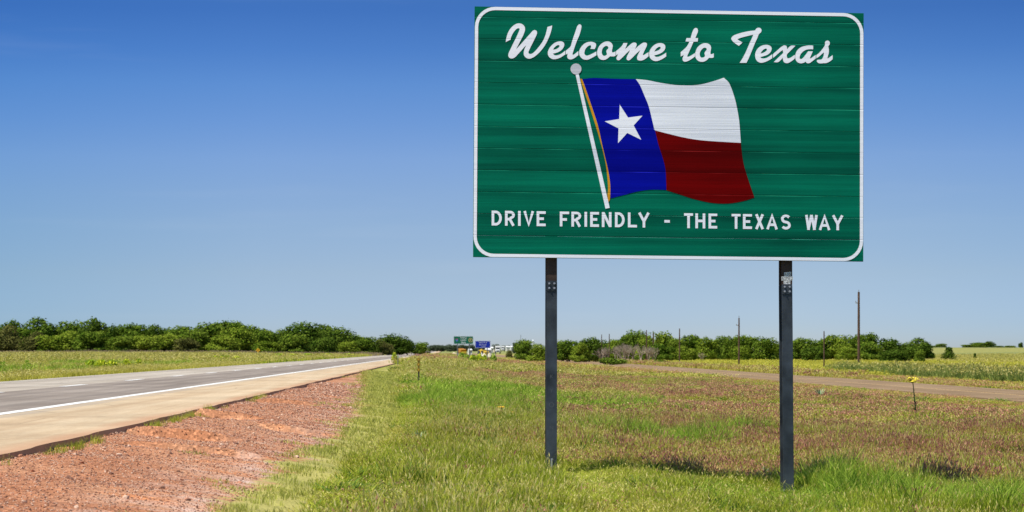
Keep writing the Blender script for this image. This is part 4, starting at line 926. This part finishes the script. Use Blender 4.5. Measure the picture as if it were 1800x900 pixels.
BUSH=[(160,640,651,22,'yellow flowering bush across the highway, left end of the nearest patch'),(178,641,651,22,'yellow flowering bush across the highway, second in the nearest patch'),(197,642,651,20,'yellow flowering bush across the highway, third in the nearest patch'),(222,643,649,16,'small yellow flowering bush across the highway at the right of the nearest patch'),(244,641,646,12,'small yellow flowering bush across the highway, alone right of the nearest patch'),
 (378,628,637,20,'yellow flowering bush across the highway, left end of the second patch'),(396,627,637,22,'yellow flowering bush across the highway, middle of the second patch'),(415,629,637,18,'yellow flowering bush across the highway, right end of the second patch'),
 (490,623.5,632,22,'yellow flowering bush beyond the highway right of the diamond sign'),(515,624,631,24,'yellow flowering bush below the big dark round trees, left one'),(541,623,630,24,'yellow flowering bush below the big dark round trees, right one'),(575,622.5,629,26,'yellow flowering bush beyond the highway under the right round tree'),(610,622.5,628,26,'yellow flowering bush beyond the highway near its far end'),
 (693,623,635,9,'yellow green bush on the median beside the thin grey post'),
 (812,626.5,636,14,'low green bush in front of the green guide sign, left one'),(820,628,637,12,'low green bush in front of the green guide sign, right one'),(832,630,640,14,'yellow flowering bush in front of the two guide signs, left one'),(843,630,641,14,'yellow flowering bush in front of the two guide signs, right one'),(867,628,640,11,'small green bush on the median right of the blue sign'),(852,631,641,9,'lowest yellow flowering bush between blue sign bushes'),
 (47,644,654,13,'dark weedy bush at the left across the highway'),(5,648,656,14,'dark weedy bush at the left photo edge across the highway')]
for i,(px,top,bot,w,lab) in enumerate(BUSH):
    X,Y,z=hit(px,bot); h=(1.35 if bot>635 and px>800 else 1)*max(.62,1.35*(CAMZ+(HOR-top)/FPX*Y-z)); w=w/FPX*Y
    t=empty('flowering_bush' if 'yellow' in lab else 'weed_bush',(X,Y,z-.02),i*1.3); t.scale=(w*1.1,w*1.1,h); tag(t,lab,'bush','flowering bushes' if 'yellow' in lab else 'weedy bushes')
    g,y_=FB[i%2]; link(bpy.data.objects.new('foliage',g),t)
    if 'yellow' in lab: link(bpy.data.objects.new('blossoms',y_),t)
for (px,top,bot,w,lab) in [(1075,631,642,50,'low green shrub at the foot of the dead trees, left'),(1097,633,640,26,'low bright green shrub before the dead trees'),(1122,628,638,22,'low dark green shrub under the dead trees'),(1163,634,642,34,'low grey green shrub right of the thin poles'),(1045,624,635,20,'low green shrub left of the dead trees')]:
    X,Y,z=hit(px,bot); h=CAMZ+(HOR-top)/FPX*Y-z
    cnt+=1; t=empty('shrub',(X,Y,z-.03),cnt); w_=w/FPX*Y; t.scale=(w_,w_,h*1.25); tag(t,lab,'shrub','low shrubs beyond the frontage road'); link(bpy.data.objects.new('crown',CR['low'][cnt%2]),t)

# single flowers near the sign
M_stem=basic('flower_stem',(.045,.075,.02),.8,.2)
M_petal=basic('yellow_petals',(.75,.62,.05),.7,.2); M_petal2=basic('orange_petals',(.75,.42,.03),.7,.2)
def flower(px,top,bot,bpx,label,heads,petal,leafy=.0,sp=.12,r0=.011,pet=.045):
    X,Y,z=hit(px,bot); h=CAMZ+(HOR-top)/FPX*Y-z; lean=((bpx-px)/FPX*Y)
    t=empty('wildflower',(X,Y,z)); tag(t,label,'wildflower')
    mb=MB(); mb.tube([(0,0,-.03),(lean*.45,0,h*.45),(lean,0,h)],[r0,r0*.8,r0*.55],6)
    for k in range(heads): 
        a=k*2.4; rr=sp*math.sqrt((k+.4)/heads); mb.tube([(lean,0,h*.88),(lean+rr*math.cos(a),rr*math.sin(a),h*(1.0-.12*((k*5)%4)/4*(sp>.15)))],[r0*.4,r0*.3],4)
    mb.build('stem',M_stem,t)
    hm=MB()
    for k in range(heads):
        a=k*2.4; rr=sp*math.sqrt((k+.4)/heads); c_=Vector((lean+rr*math.cos(a),rr*math.sin(a),h*(1.0-.12*((k*5)%4)/4*(sp>.15))))
        pr=pet*.42; hm.add([c_+Vector((pr,0,.01)),c_+Vector((0,pr,.01)),c_+Vector((-pr,0,.01)),c_+Vector((0,-pr,.01)),c_+Vector((0,0,.01+pr*.9)),c_+Vector((0,0,.01-pr*.5))],[(0,1,4),(1,2,4),(2,3,4),(3,0,4),(1,0,5),(2,1,5),(3,2,5),(0,3,5)])
        for j in range(9):
            b=j*.698; p=c_+Vector((math.cos(b),math.sin(b),.15))*pet; q_=c_+Vector((math.cos(b+.5),math.sin(b+.5),.1))*pet*.66; s_=c_+Vector((math.cos(b-.5),math.sin(b-.5),.1))*pet*.66
            hm.add([c_+Vector((0,0,.015)),s_,p,q_],[(0,1,2,3)])
    hm.build('flower_head',petal,t)
    lm=MB()
    for k in range(48):
        zz=random.random()**1.5*h*.70; a=random.uniform(0,6.283); ll=(.13+r0*4)*(1-zz/h); o=Vector((lean*zz/h,0,zz)); d=Vector((math.cos(a),math.sin(a),.7))
        w=Vector((-math.sin(a),math.cos(a),0))*.012
        lm.add([o-w,o+w,o+d*ll*.6+w,o+d*ll,o+d*ll*.6-w],[(0,1,2,3,4)])
    lm.build('leaves',M_stem,t)
flower(1611,665,735,1604,'tall single wildflower with a flat yellow head right of the right sign post',16,M_petal,sp=.17,r0=.022,pet=.085)
flower(864,724,749,864,'orange yellow wildflower left of the left sign post, lower left of three',5,M_petal2,sp=.07)
flower(882,716,746,882,'orange yellow wildflower left of the left sign post, tallest of three',5,M_petal2,sp=.07)
flower(899,725,744,899,'orange yellow wildflower nearest the left sign post, right of three',4,M_petal2,sp=.06)
# pale rosette plants
M_pale=basic('pale_thistle_leaf',(.27,.35,.18),.8,.2)
for px,bot,sz,lab in [(1441,702,.45,'pale green spiky plant in the grass right of the right sign post'),(1343,848,.16,'small pale spiky plant just left of the right post foot'),(735,792,.2,'small pale blue green plant in the grass left of the sign')]:
    X,Y,z=hit(px,bot); t=empty('thistle',(X,Y,z)); tag(t,lab,'thistle'); mb=MB()
    for k in range(34):
        a=random.uniform(0,6.283); e=random.uniform(.3,1.4); d=Vector((math.cos(a)*math.cos(e),math.sin(a)*math.cos(e),math.sin(e)))*sz*random.uniform(.7,1.2); w=Vector((-math.sin(a),math.cos(a),0))*sz*.05; o=Vector((0,0,.12))
        mb.add([o-w,o+w,o+d*.6+w*.8,o+d,o+d*.6-w*.8],[(0,1,2,3,4)])
    mb.build('leaf_rosette',M_pale,t)

# ------------------------------------------------------------------ poles, markers, far signs, vehicles
M_pole=basic('creosoted_wood',(.085,.048,.032),.85,.2,var=.4,scale=2)
M_ins=basic('glass_insulator',(.25,.26,.27),.3,.5)
def pole(px,top,bot,rpx,label,group='bare poles beyond the frontage road',Y=None,cap=True):
    if Y is None: X,Y,z=hit(px,bot)
    else: X,Y,z=spot(px,Y)
    h=CAMZ+(HOR-top)/FPX*Y-z; r=max(.05,rpx/FPX*Y/2)
    t=empty('utility_pole',(X,Y,z)); tag(t,label,'utility pole',group)
    mb=MB(); mb.tube([(0,0,-.3),(0,0,h*.5),(0,0,h)],[r*1.1,r,r*.82],10); mb.build('pole_shaft',M_pole,t)
    if cap:
        mb=MB(); mb.tube([(0,0,h),(0,0,h+.18)],[.03,.03],6); mb.tube([(0,0,h+.14),(0,0,h+.24)],[.05,.035],8); mb.build('insulator',M_ins,t)
        mb=MB(); mb.box(-r-.22,-r+.03,-.03,.03,h*.845,h*.86); mb.tube([(-r-.19,0,h*.86),(-r-.19,0,h*.88)],.04,6); mb.build('side_bracket',M_ins,t)
pole(1509.5,513,645,4.6,'tallest brown utility pole, right of the right sign post')
pole(1299,559,645.8,3.0,'second tallest brown pole, in front of the trees between the sign posts')
pole(1194.5,577.5,641.5,2.3,'thin brown pole before the trees, right of the dead trees',cap=False)
pole(1136.5,580.5,637,2.2,'thin pole over the dead trees, taller left one of two',cap=False,Y=345)
pole(1148.5,585.5,637,2.4,'thin dark pole over the dead trees, shorter right one of two',cap=False,Y=347)
pole(1448.5,582,650,2.3,'short thin pole between the right sign post and the tallest pole',cap=False)
pole(1057.5,588,633,1.6,'faint thin pole at the dark green trees right of the left sign post',cap=False,Y=352)
pole(1071,587,633,1.6,'faint thin pole over the trees, second right of the left sign post',cap=False,Y=354)
# delineator
M_amber=basic('amber_reflector',(.27,.165,.015),.4,.5); M_rpost=basic('rusty_channel_post',(.06,.045,.03),.8,.3)
X,Y,z=hit(736,680); h=CAMZ+(HOR-628.5)/FPX*Y-z
t=empty('delineator_post',(X,Y,z)); tag(t,'rusty marker post carrying three stacked amber reflectors in the grass','marker post')
mb=MB(); mb.box(-.03,.03,0,.012,-.1,h-.02); mb.box(-.03,-.018,.012,.03,-.1,h-.02); mb.box(.018,.03,.012,.03,-.1,h-.02); mb.build('channel_post',M_rpost,t)
for k in range(3):
    zz=h-.07-k*.19; mb=MB(); mb.disc((0,zz),.066,-.018,-.002,20); d=mb.build('reflector',M_amber,t)
    mb=MB(); mb.disc((0,zz),.024,-.024,-.0185,14); mb.build('reflector_lens',basic('amber_lens',(.55,.36,.03),.25,.5),d)
mb=MB(); mb.box(-.034,.034,-.0015,-.0003,h-.50,h-.02); mb.build('backing_strip',M_amber,t)
X,Y,z=hit(699.5,642); h=CAMZ+(HOR-624)/FPX*Y-z
t=empty('marker_post',(X,Y,z)); tag(t,'thin grey marker post at the edge of the highway shoulder','marker post')
mb=MB(); mb.tube([(0,0,-.1),(0,0,h)],.035,8); mb.build('post_shaft',basic('grey_post',(.16,.15,.12),.7,.3),t); mb=MB(); mb.box(-.05,.05,-.05,-.036,h-.22,h-.04); mb.build('reflector',M_pale,t)

M_gs=basic('guide_sign_green',(.003,.115,.062),.5,.3,var=.1); M_bs=basic('info_sign_blue',(.004,.022,.30),.5,.3,var=.1); M_ws=basic('sign_white',(.75,.75,.77),.5,.3,var=.05)
M_gp=basic('galvanised_post',(.13,.135,.14),.6,.4,.3); M_gold2=basic('gold_paint',(.50,.36,.12),.5,.3); M_sred=basic('shield_red',(.30,.06,.10),.5,.3); M_sblue=basic('shield_blue',(.08,.14,.42),.5,.3); M_purp=basic('purple_paint',(.16,.05,.22),.5,.3)
def flat_sign(name,x0,x1,y0,y1,post_px,ybot,mat,label,lines,Y=None):
    xc=(x0+x1)/2
    X,Y,z=spot(xc,Y); k=Y/FPX
    t=empty(name,(X,Y,z)); tag(t,label,'road sign')
    zt=CAMZ+(HOR-y0)*k-z; zb=CAMZ+(HOR-y1)*k-z; w=(x1-x0)*k/2
    mb=MB(); mb.box(-w,w,0,.04,zb,zt); mb.build('sign_face',mat,t)
    mb=MB(); e=.022
    for (a,b,c_,d) in ((-w+.02,w-.02,zt-.02-e,zt-.02),(-w+.02,w-.02,zb+.02,zb+.02+e),(-w+.02,-w+.02+e,zb+.02+e,zt-.02-e),(w-.02-e,w-.02,zb+.02+e,zt-.02-e)): mb.box(a,b,-.006,-.001,c_,d)
    mb.build('sign_border',M_ws,t)
    for p in post_px:
        xx=(p-xc)*k; mb=MB(); gz=Hs(X+xx,Y)-z; mb.box(xx-.07,xx+.07,.041,.16,gz-.3,zt-.05); mb.build('post',M_gp,t)
    for txt,fx,fz,sz in lines:
        v,f=text_mesh(txt,(zt-zb)*sz); o=mesh_obj('sign_text',[(p[0]+w*fx,-.008,p[1]+zb+(zt-zb)*fz) for p in v],f,M_ws,t)
    return t,w,zb,zt
t,w,zb,zt=flat_sign('green_guide_sign',797.5,831.8,591,604.8,(804,825),633,M_gs,'green guide sign with white lettering on two posts far down the median',[('PURPLE',0.0,.70,.25),('HEART',0.0,.40,.25),('TRAIL',0.0,.10,.25)],Y=330)
hh=zt-zb
pts=[(0,.36),(.18,.42),(.32,.34),(.36,.1),(.22,-.25),(0,-.42),(-.22,-.25),(-.36,.1),(-.32,.34),(-.18,.42)]
sh=mesh_obj('route_shield',[(-w*.68+p[0]*hh*.45,-.008,zb+hh*.5+p[1]*hh*.46) for p in pts],[tuple(range(10))],M_sblue,t)
mesh_obj('shield_top',[(-w*.68+p[0]*hh*.45,-.012,zb+hh*.5+p[1]*hh*.46) for p in [(0,.36),(.18,.42),(.32,.34),(.35,.16),(-.35,.16),(-.32,.34),(-.18,.42)]],[tuple(range(7))],M_sred,sh)
mb=MB(); mb.disc((w*.72,zb+hh*.5),hh*.27,-.012,-.002,20); md=mb.build('medal_ring',M_gold2,t)
mb=MB(); mb.disc((w*.72,zb+hh*.5),hh*.20,-.016,-.0125,20); mb.build('medal_field',M_gs,md)
mb=MB(); mb.disc((w*.72,zb+hh*.52),hh*.09,-.020,-.0165,12); mb.build('medal_centre',M_gold2,md)
flat_sign('blue_information_sign',835.3,862,599.3,611.7,(840.5,856.5),631,M_bs,'blue information sign with white lettering right of the green guide sign',[('Texas Travel',0,.69,.22),('Info. Center',0,.39,.22),('1 Mile',.1,.10,.22)],Y=318)
# yellow diamond sign
X,Y,z=spot(453.5,385); k=Y/FPX
t=empty('diamond_warning_sign',(X,Y,z)); tag(t,'small yellow diamond warning sign before the trees across the highway','road sign')
zc=CAMZ+(HOR-621)*k-z; zc=max(zc,.95); r=3.7*k
mb=MB(); mb.add([(-r,0,zc),(0,0,zc-r),(r,0,zc),(0,0,zc+r),(-r,.02,zc),(0,.02,zc-r),(r,.02,zc),(0,.02,zc+r)],[(0,1,2,3),(7,6,5,4),(0,4,5,1),(1,5,6,2),(2,6,7,3),(3,7,4,0)]); mb.build('sign_face',basic('warning_yellow',(.75,.36,.01),.5,.3,var=.05),t)
mb=MB(); mb.box(-r*.09,r*.09,-.006,-.001,zc-r*.5,zc+r*.1); mb.add([(-r*.3,-.004,zc+r*.05),(r*.3,-.004,zc+r*.05),(0,-.004,zc+r*.5)],[(0,1,2)]); mb.build('arrow_symbol',M_ink,t)
mb=MB(); mb.box(-.04,.04,.021,.07,-.2,zc+r*.4); mb.build('post',M_gp,t)

# far vehicles and heaps, small in the picture
M_or=basic('orange_paint',(.60,.25,.02),.45,.4,var=.1); M_dk=basic('dark_rubber',(.025,.023,.022),.8,.2); M_vw=basic('white_vehicle_paint',(.72,.70,.66),.4,.4,var=.06); M_gl=basic('tinted_glass',(.03,.035,.045),.1,.5); M_ye=basic('yellow_machine_paint',(.62,.40,.03),.45,.4,var=.1)
M_heap=basic('pale_crushed_stone',(.58,.50,.36),.95,.1,var=.15,scale=1.5,bump=.5,bscale=3); M_heap2=basic('pinkish_gravel',(.56,.40,.27),.95,.1,var=.15,scale=1.5,bump=.5,bscale=3); M_wall=basic('pale_wall',(.68,.65,.58),.8,.2,var=.06); M_roof=basic('grey_roof',(.40,.39,.38),.7,.2); M_dirt=basic('red_dirt',(.36,.21,.14),.95,.1,var=.2,scale=.6)
def wheels(t,spots,r,wd):
    for (x,y) in spots:
        mb=MB(); mb.tube([(x-wd/2,y,r),(x+wd/2,y,r)],r,14); w_=mb.build('wheel',M_dk,t); mb=MB(); mb.tube([(x-wd/2-.01,y,r),(x+wd/2+.01,y,r)],r*.5,10); mb.build('rim',M_ws,w_)
def far_base(px,Y): X,Y,z=spot(px,Y); return (X,Y,z),Y/FPX
# orange dump truck seen from behind
loc,k=far_base(813,430); W=9.5*k/2; ZB=loc[2]
zof=lambda py,k_: CAMZ+(HOR-py)*k_-ZB
top=zof(612.5,k); bot=0
t=empty('dump_truck',loc,.12); tag(t,'orange dump truck parked far down the median behind the green guide sign','truck')
mb=MB(); mb.hexa([(-W,-2,top*.45),(W,-2,top*.45),(W,2,top*.45),(-W,2,top*.45),(-W*1.05,-2.3,top*.88),(W*1.05,-2.3,top*.88),(W*1.05,2.1,top*.95),(-W*1.05,2.1,top*.95)]); mb.build('tipping_bed',M_or,t)
mb=MB(); mb.box(-W*.9,W*.9,-2.36,-2.31,top*.48,top*.66); mb.build('tailgate',M_ye,t)
mb=MB(); mb.box(-W*.85,W*.85,2.15,3.9,.7,top); cb=mb.build('cab',M_or,t); mb=MB(); mb.box(-W*.7,W*.7,3.905,3.93,top*.62,top*.92); mb.box(-W*.855,-W*.852,2.5,3.6,top*.62,top*.9); mb.build('cab_window',M_gl,cb)
mb=MB(); mb.box(-W*.45,W*.45,-2,3.9,.55,top*.44); mb.build('chassis',M_dk,t); wheels(t,[(-W*.75,-1.5),(W*.75,-1.5),(-W*.75,-.3),(W*.75,-.3),(-W*.75,3.1),(W*.75,3.1)],.52,.35)
# yellow loader right of it
loc,k=far_base(848,560); ZB=loc[2]; top=zof(613.5,k); W=8*k/2
t=empty('wheel_loader',loc,.3); tag(t,'yellow wheel loader half hidden below the blue sign','loader')
mb=MB(); mb.box(-W*.7,W*.7,-2.2,2.0,.8,1.7); mb.build('engine_body',M_ye,t); mb=MB(); mb.box(-W*.5,W*.5,-.6,.9,1.7,top); c_=mb.build('cab',M_ye,t); mb=MB(); mb.box(-W*.42,W*.42,-.62,-.605,1.9,top-.2); mb.build('cab_window',M_gl,c_)
mb=MB(); mb.hexa([(-W,-3.6,.3),(W,-3.6,.3),(W,-2.9,.3),(-W,-2.9,.3),(-W,-3.9,1.2),(W,-3.9,1.2),(W,-2.8,1.4),(-W,-2.8,1.4)]); mb.build('bucket',M_ye,t); wheels(t,[(-W*.75,-1.6),(W*.75,-1.6),(-W*.75,1.3),(W*.75,1.3)],.75,.5)
# white semi trucks
def semi(px,Y,top_px,wpx,label,rz=0.0,trail=9):
    global ZB
    loc,k=far_base(px,Y); ZB=loc[2]; top=zof(top_px,k); W=wpx*k/2
    t=empty('semi_truck',loc,rz); tag(t,label,'truck','white trucks far down the road')
    mb=MB(); mb.box(-W,W,2.6,2.6+trail,1.1,top); mb.build('trailer',M_vw,t)
    mb=MB(); mb.box(-W*.9,W*.9,0,2.4,.6,top*.86); mb.hexa([(-W*.7,-1.4,.6),(W*.7,-1.4,.6),(W*.85,0,.6),(-W*.85,0,.6),(-W*.6,-1.3,top*.5),(W*.6,-1.3,top*.5),(W*.8,0,top*.55),(-W*.8,0,top*.55)]); c_=mb.build('cab',M_vw,t)
    mb=MB(); mb.box(-W*.75,W*.75,-.02,-.005,top*.57,top*.78); mb.build('windscreen',M_gl,c_)
    mb=MB(); mb.box(-W*.5,W*.5,-1.43,-1.405,.75,top*.42); mb.build('grille',M_dk,c_)
    for sx in (-.58,.58):
        mb=MB(); mb.box(sx*W-.14,sx*W+.14,-1.43,-1.405,.85,1.15); mb.build('headlight',M_ws,c_)
    wheels(t,[(-W*.8,-.6),(W*.8,-.6),(-W*.8,2),(W*.8,2),(-W*.8,2.6+trail-1.5),(W*.8,2.6+trail-1.5)],.5,.35)
semi(875,820,607.8,9.5,'white semi truck coming toward the camera far right of the blue sign')
semi(884,1250,608.2,6,'smaller white truck behind the front semi truck',trail=7)
# white box trailers / huts
def hut(px,Y,top_px,wpx,label,roof=True,name='portable_hut',dep=4):
    global ZB
    loc,k=far_base(px,Y); ZB=loc[2]; top=max(1.2,zof(top_px,k)); W=wpx*k/2
    t=empty(name,loc,.1); tag(t,label,'building','pale buildings far down the median')
    mb=MB(); mb.box(-W,W,0,dep,-.2,top*.8); mb.build('wall',M_wall,t)
    mb=MB(); mb.add([(-W*1.05,-.2,top*.802),(W*1.05,-.2,top*.802),(W*1.05,dep+.2,top*.802),(-W*1.05,dep+.2,top*.802),(-W*1.05,dep/2,top),(W*1.05,dep/2,top)],[(0,1,5,4),(2,3,4,5),(0,4,3),(1,2,5),(0,3,2,1)]); mb.build('roof',M_roof if not roof else M_vw,t)
    mb=MB(); mb.box(-W*.25,W*.05,-.03,-.01,0,top*.62); mb.build('door',M_gl,t); mb=MB(); mb.box(W*.35,W*.7,-.03,-.01,top*.35,top*.62); mb.build('window',M_gl,t)
hut(893,1500,608.2,7,'pale low building on the far horizon right of the white truck')
hut(865,900,609.5,5,'small pale building just right of the blue sign')
hut(900,1400,608.0,5,'small pale building on the far horizon left of the mid green tree')
hut(827,700,613,6,'small pale shed between the two guide signs')
hut(859,620,612,9,'pale building whose roof shows below the right of the blue sign')
hut(905.5,950,611.5,7,'low white shed at the foot of the mid green tree')
# heaps
def heap(px,Y,top_px,wpx,mat,label,seed=1):
    global ZB
    loc,k=far_base(px,Y); ZB=loc[2]; top=max(.7,zof(top_px,k)); W=wpx*k/2
    t=empty('gravel_heap',loc); tag(t,label,'heap','heaps of stone far down the median'); n_=20; V=[(0,0,top)]; Fc=[]
    for j in range(1,6):
        for i in range(n_):
            a=i/n_*6.283; r_=j/5*W*(1+.12*noise.noise((math.cos(a)*2+seed,math.sin(a)*2,j*.5))); V.append((r_*math.cos(a)*1.0,r_*math.sin(a)*.8,top*(1-(j/5)**1.15)+.08*noise.noise((i*.7,j*1.3,seed))-(.25 if j==5 else 0)))
    Fc=[(0,1+i,1+(i+1)%n_) for i in range(n_)]
    for j in range(4):
        for i in range(n_): a=1+j*n_+i; b=1+j*n_+(i+1)%n_; Fc.append((a,a+n_,b+n_,b))
    mesh_obj('heap_body',V,Fc,mat,t,True)
heap(798,480,619.2,22,M_heap,'pale stone heap left of the orange dump truck')
heap(851,430,620.5,20,M_heap,'pale stone heap below the blue sign, left one',2)
heap(860,420,619.8,15,M_heap,'pale stone heap below the blue sign, right one',5)
heap(753,560,617.6,18,M_heap2,'pinkish gravel heap at the far end of the highway',3)
heap(868.5,640,613.2,7,M_heap,'small white heap left of the white semi truck',4)
# dirt pad with a dark bush beyond
X0,Y0,z0=hit(889,631); 
loc,k=far_base(896.5,330)
ys=np.linspace(325,455,8); V=[];Fc=[]
for i,yy in enumerate(ys):
    for xx in (-.9,.0,.65): X_=xx+(-.003*(yy-325)); V.append((X_,yy,Hs(X_,yy)+.03))
for i in range(7):
    for j in range(2): a=i*3+j; Fc.append((a,a+1,a+4,a+3))
o=mesh_obj('dirt_track',V,Fc,M_dirt); tag(o,'bare red dirt track in the median right of the white truck','track',kind='structure')
tree('bush',895.5,616,13,470,'olive','low dark brown bush at the end of the dirt track right of the white truck','dark bushes in the median','bush')
# pale dirt track across the highway at the left
ys=np.linspace(0,1,30); V=[];Fc=[]
for f in ys:
    px=-60+280*f; X_,Y_,z_=hit(px,635.2-2.4*f); 
    V+=[(X_,Y_-2.2,Hs(X_,Y_-2.2)+.16),(X_,Y_+5.0,Hs(X_,Y_+5.0)+.16)]
for i in range(29): Fc.append((2*i,2*i+2,2*i+3,2*i+1))
o=mesh_obj('farm_track',V,Fc,basic('pale_track',(.46,.40,.22),.95,.1,var=.15,scale=.5)); tag(o,'pale farm track across the verge left of the highway','track',kind='structure')
# water tower and mast on the horizon
loc,k=far_base(937,2600); ZB=loc[2]; zc=zof(598.8,k)
t=empty('water_tower',loc); tag(t,'tiny white water tower over the trees left of the left sign post','water tower')
bm=bmesh.new(); bmesh.ops.create_uvsphere(bm,u_segments=16,v_segments=10,radius=1.0); me=bpy.data.meshes.new('tank'); bm.to_mesh(me); bm.free(); me.materials.append(basic('white_tank',(.8,.8,.8),.4,.4))
tk=link(bpy.data.objects.new('tank',me),t); tk.location=(0,0,zc); tk.scale=(1.9*k,1.9*k,1.4*k)
mb=MB()
for a in range(5): mb.tube([(1.6*k*math.cos(a*1.257),1.6*k*math.sin(a*1.257),-1),(1.3*k*math.cos(a*1.257),1.3*k*math.sin(a*1.257),zc-.6*k)],.18,6)
mb.tube([(0,0,-1),(0,0,zc-1.2*k)],.5,8); mb.build('tower_legs',M_vw,t)
loc,k=far_base(915.3,1500); ZB=loc[2]; zt=zof(588.5,k)
t=empty('radio_mast',loc); tag(t,'thin radio mast above the mid green tree left of the left sign post','mast')
mb=MB()
for a in range(3): mb.tube([(.25*math.cos(a*2.094),.25*math.sin(a*2.094),0),(.12*math.cos(a*2.094),.12*math.sin(a*2.094),zt)],.05,5)
for j in range(12): mb.tube([(.25,0,zt*j/12),(-.12,.2,zt*(j+1)/12)],.03,4)
mb.build('lattice',M_gp,t)

# ------------------------------------------------------------------ camera, sky, sun
cd=bpy.data.cameras.new('camera'); cam=link(bpy.data.objects.new('camera',cd))
cd.sensor_width=36; cd.lens=80; cd.shift_y=161/1800; cd.clip_end=20000; cd.clip_start=.1
cam.location=(0,0,CAMZ); cam.rotation_euler=(R(90),0,0)
cd.dof.use_dof=True; cd.dof.focus_distance=33; cd.dof.aperture_fstop=5.6
scene.camera=cam
tosun=Vector((-.40,-.26,.875)).normalized()
el=math.asin(tosun.z); az=math.atan2(tosun.x,tosun.y)
sd=bpy.data.lights.new('sun','SUN'); sd.energy=4.7; sd.angle=R(.53); sd.color=(1,.965,.90)
so=link(bpy.data.objects.new('sun',sd)); so.rotation_euler=tosun.to_track_quat('Z','Y').to_euler(); so.location=(-20,-10,40)
w=bpy.data.worlds.new('World'); scene.world=w; w.use_nodes=True
n=w.node_tree.nodes; l=w.node_tree.links; n.clear()
out=n.new('ShaderNodeOutputWorld'); bg=n.new('ShaderNodeBackground'); sky=n.new('ShaderNodeTexSky'); sky.sky_type='NISHITA'; sky.sun_disc=False
sky.sun_elevation=el; sky.sun_rotation=az; sky.air_density=1.0; sky.dust_density=1.0; sky.ozone_density=3.0; sky.altitude=600
tc=n.new('ShaderNodeTexCoord'); sx=n.new('ShaderNodeSeparateXYZ'); l.new(tc.outputs['Generated'],sx.inputs[0])
mz=n.new('ShaderNodeMath'); mz.operation='MULTIPLY_ADD'; mz.inputs[1].default_value=3.6; mz.inputs[2].default_value=.03; l.new(sx.outputs[2],mz.inputs[0])
cb=n.new('ShaderNodeCombineXYZ'); l.new(sx.outputs[0],cb.inputs[0]); l.new(sx.outputs[1],cb.inputs[1]); l.new(mz.outputs[0],cb.inputs[2])
nm=n.new('ShaderNodeVectorMath'); nm.operation='NORMALIZE'; l.new(cb.outputs[0],nm.inputs[0]); l.new(nm.outputs[0],sky.inputs['Vector'])
hs=n.new('ShaderNodeHueSaturation'); hs.inputs['Saturation'].default_value=1.0; hs.inputs['Value'].default_value=1.0; 
tr=rampnode(n,[(0,(.68,.67,.80)),(.0430,(.759,.731,.810)),(.1309,(1.013,.905,.841)),(.2107,(1.120,1.045,.971)),(.2704,(1.141,1.110,1.082)),(.3299,(1.102,1.146,1.202)),(.3941,(.904,1.089,1.270)),(.4580,(.729,1.026,1.298)),(.5166,(.534,.875,1.248)),(.5847,(.397,.735,1.160)),(.75,(.40,.75,1.1)),(1,(.8,1,1.1))])
m4=n.new('ShaderNodeMath'); m4.operation='MULTIPLY'; m4.inputs[1].default_value=4; l.new(sx.outputs[2],m4.inputs[0]); l.new(m4.outputs[0],tr.inputs[0])
tm=n.new('ShaderNodeMix'); tm.data_type='RGBA'; tm.blend_type='MULTIPLY'; tm.inputs['Factor'].default_value=1; l.new(sky.outputs[0],tm.inputs['A']); l.new(tr.outputs[0],tm.inputs['B'])
mx_=n.new('ShaderNodeMath'); mx_.operation='MULTIPLY_ADD'; mx_.inputs[1].default_value=2; mx_.inputs[2].default_value=.5; l.new(sx.outputs[0],mx_.inputs[0])
rx=rampnode(n,[(0,(.66,.84,.93)),(.06,(.76,.89,.95)),(.28,(.95,.98,1.0)),(.5,(1.0,1.0,1.0)),(.75,(1.02,1.02,1.0)),(.95,(.90,.95,.98)),(1,(.88,.94,.97))]); l.new(mx_.outputs[0],rx.inputs[0])
tm2=n.new('ShaderNodeMix'); tm2.data_type='RGBA'; tm2.blend_type='MULTIPLY'; tm2.inputs['Factor'].default_value=1; l.new(tm.outputs['Result'],tm2.inputs['A']); l.new(rx.outputs[0],tm2.inputs['B'])
l.new(tm2.outputs['Result'],hs.inputs['Color'])
# a few faint high wisps
wm=n.new('ShaderNodeMapping'); wm.inputs['Scale'].default_value=(5,5,60); l.new(tc.outputs['Generated'],wm.inputs[0])
wn=n.new('ShaderNodeTexNoise'); wn.inputs['Scale'].default_value=1.3; wn.inputs['Detail'].default_value=5; l.new(wm.outputs[0],wn.inputs['Vector'])
wr=rampnode(n,[(.60,(0,0,0)),(.9,(.06,.06,.06))]); l.new(wn.outputs['Fac'],wr.inputs[0])
wx=n.new('ShaderNodeMix'); wx.data_type='RGBA'; wx.inputs['B'].default_value=(5.5,5.8,6.2,1); l.new(wr.outputs[0],wx.inputs['Factor']); l.new(hs.outputs[0],wx.inputs['A'])
l.new(wx.outputs['Result'],bg.inputs['Color']); bg.inputs['Strength'].default_value=.10; l.new(bg.outputs[0],out.inputs[0])
vs=scene.view_settings; vs.view_transform='Standard'; vs.look='None'; vs.exposure=.5; vs.gamma=1; vs.use_curve_mapping=False
scene.cycles.max_bounces=6; scene.cycles.transparent_max_bounces=4
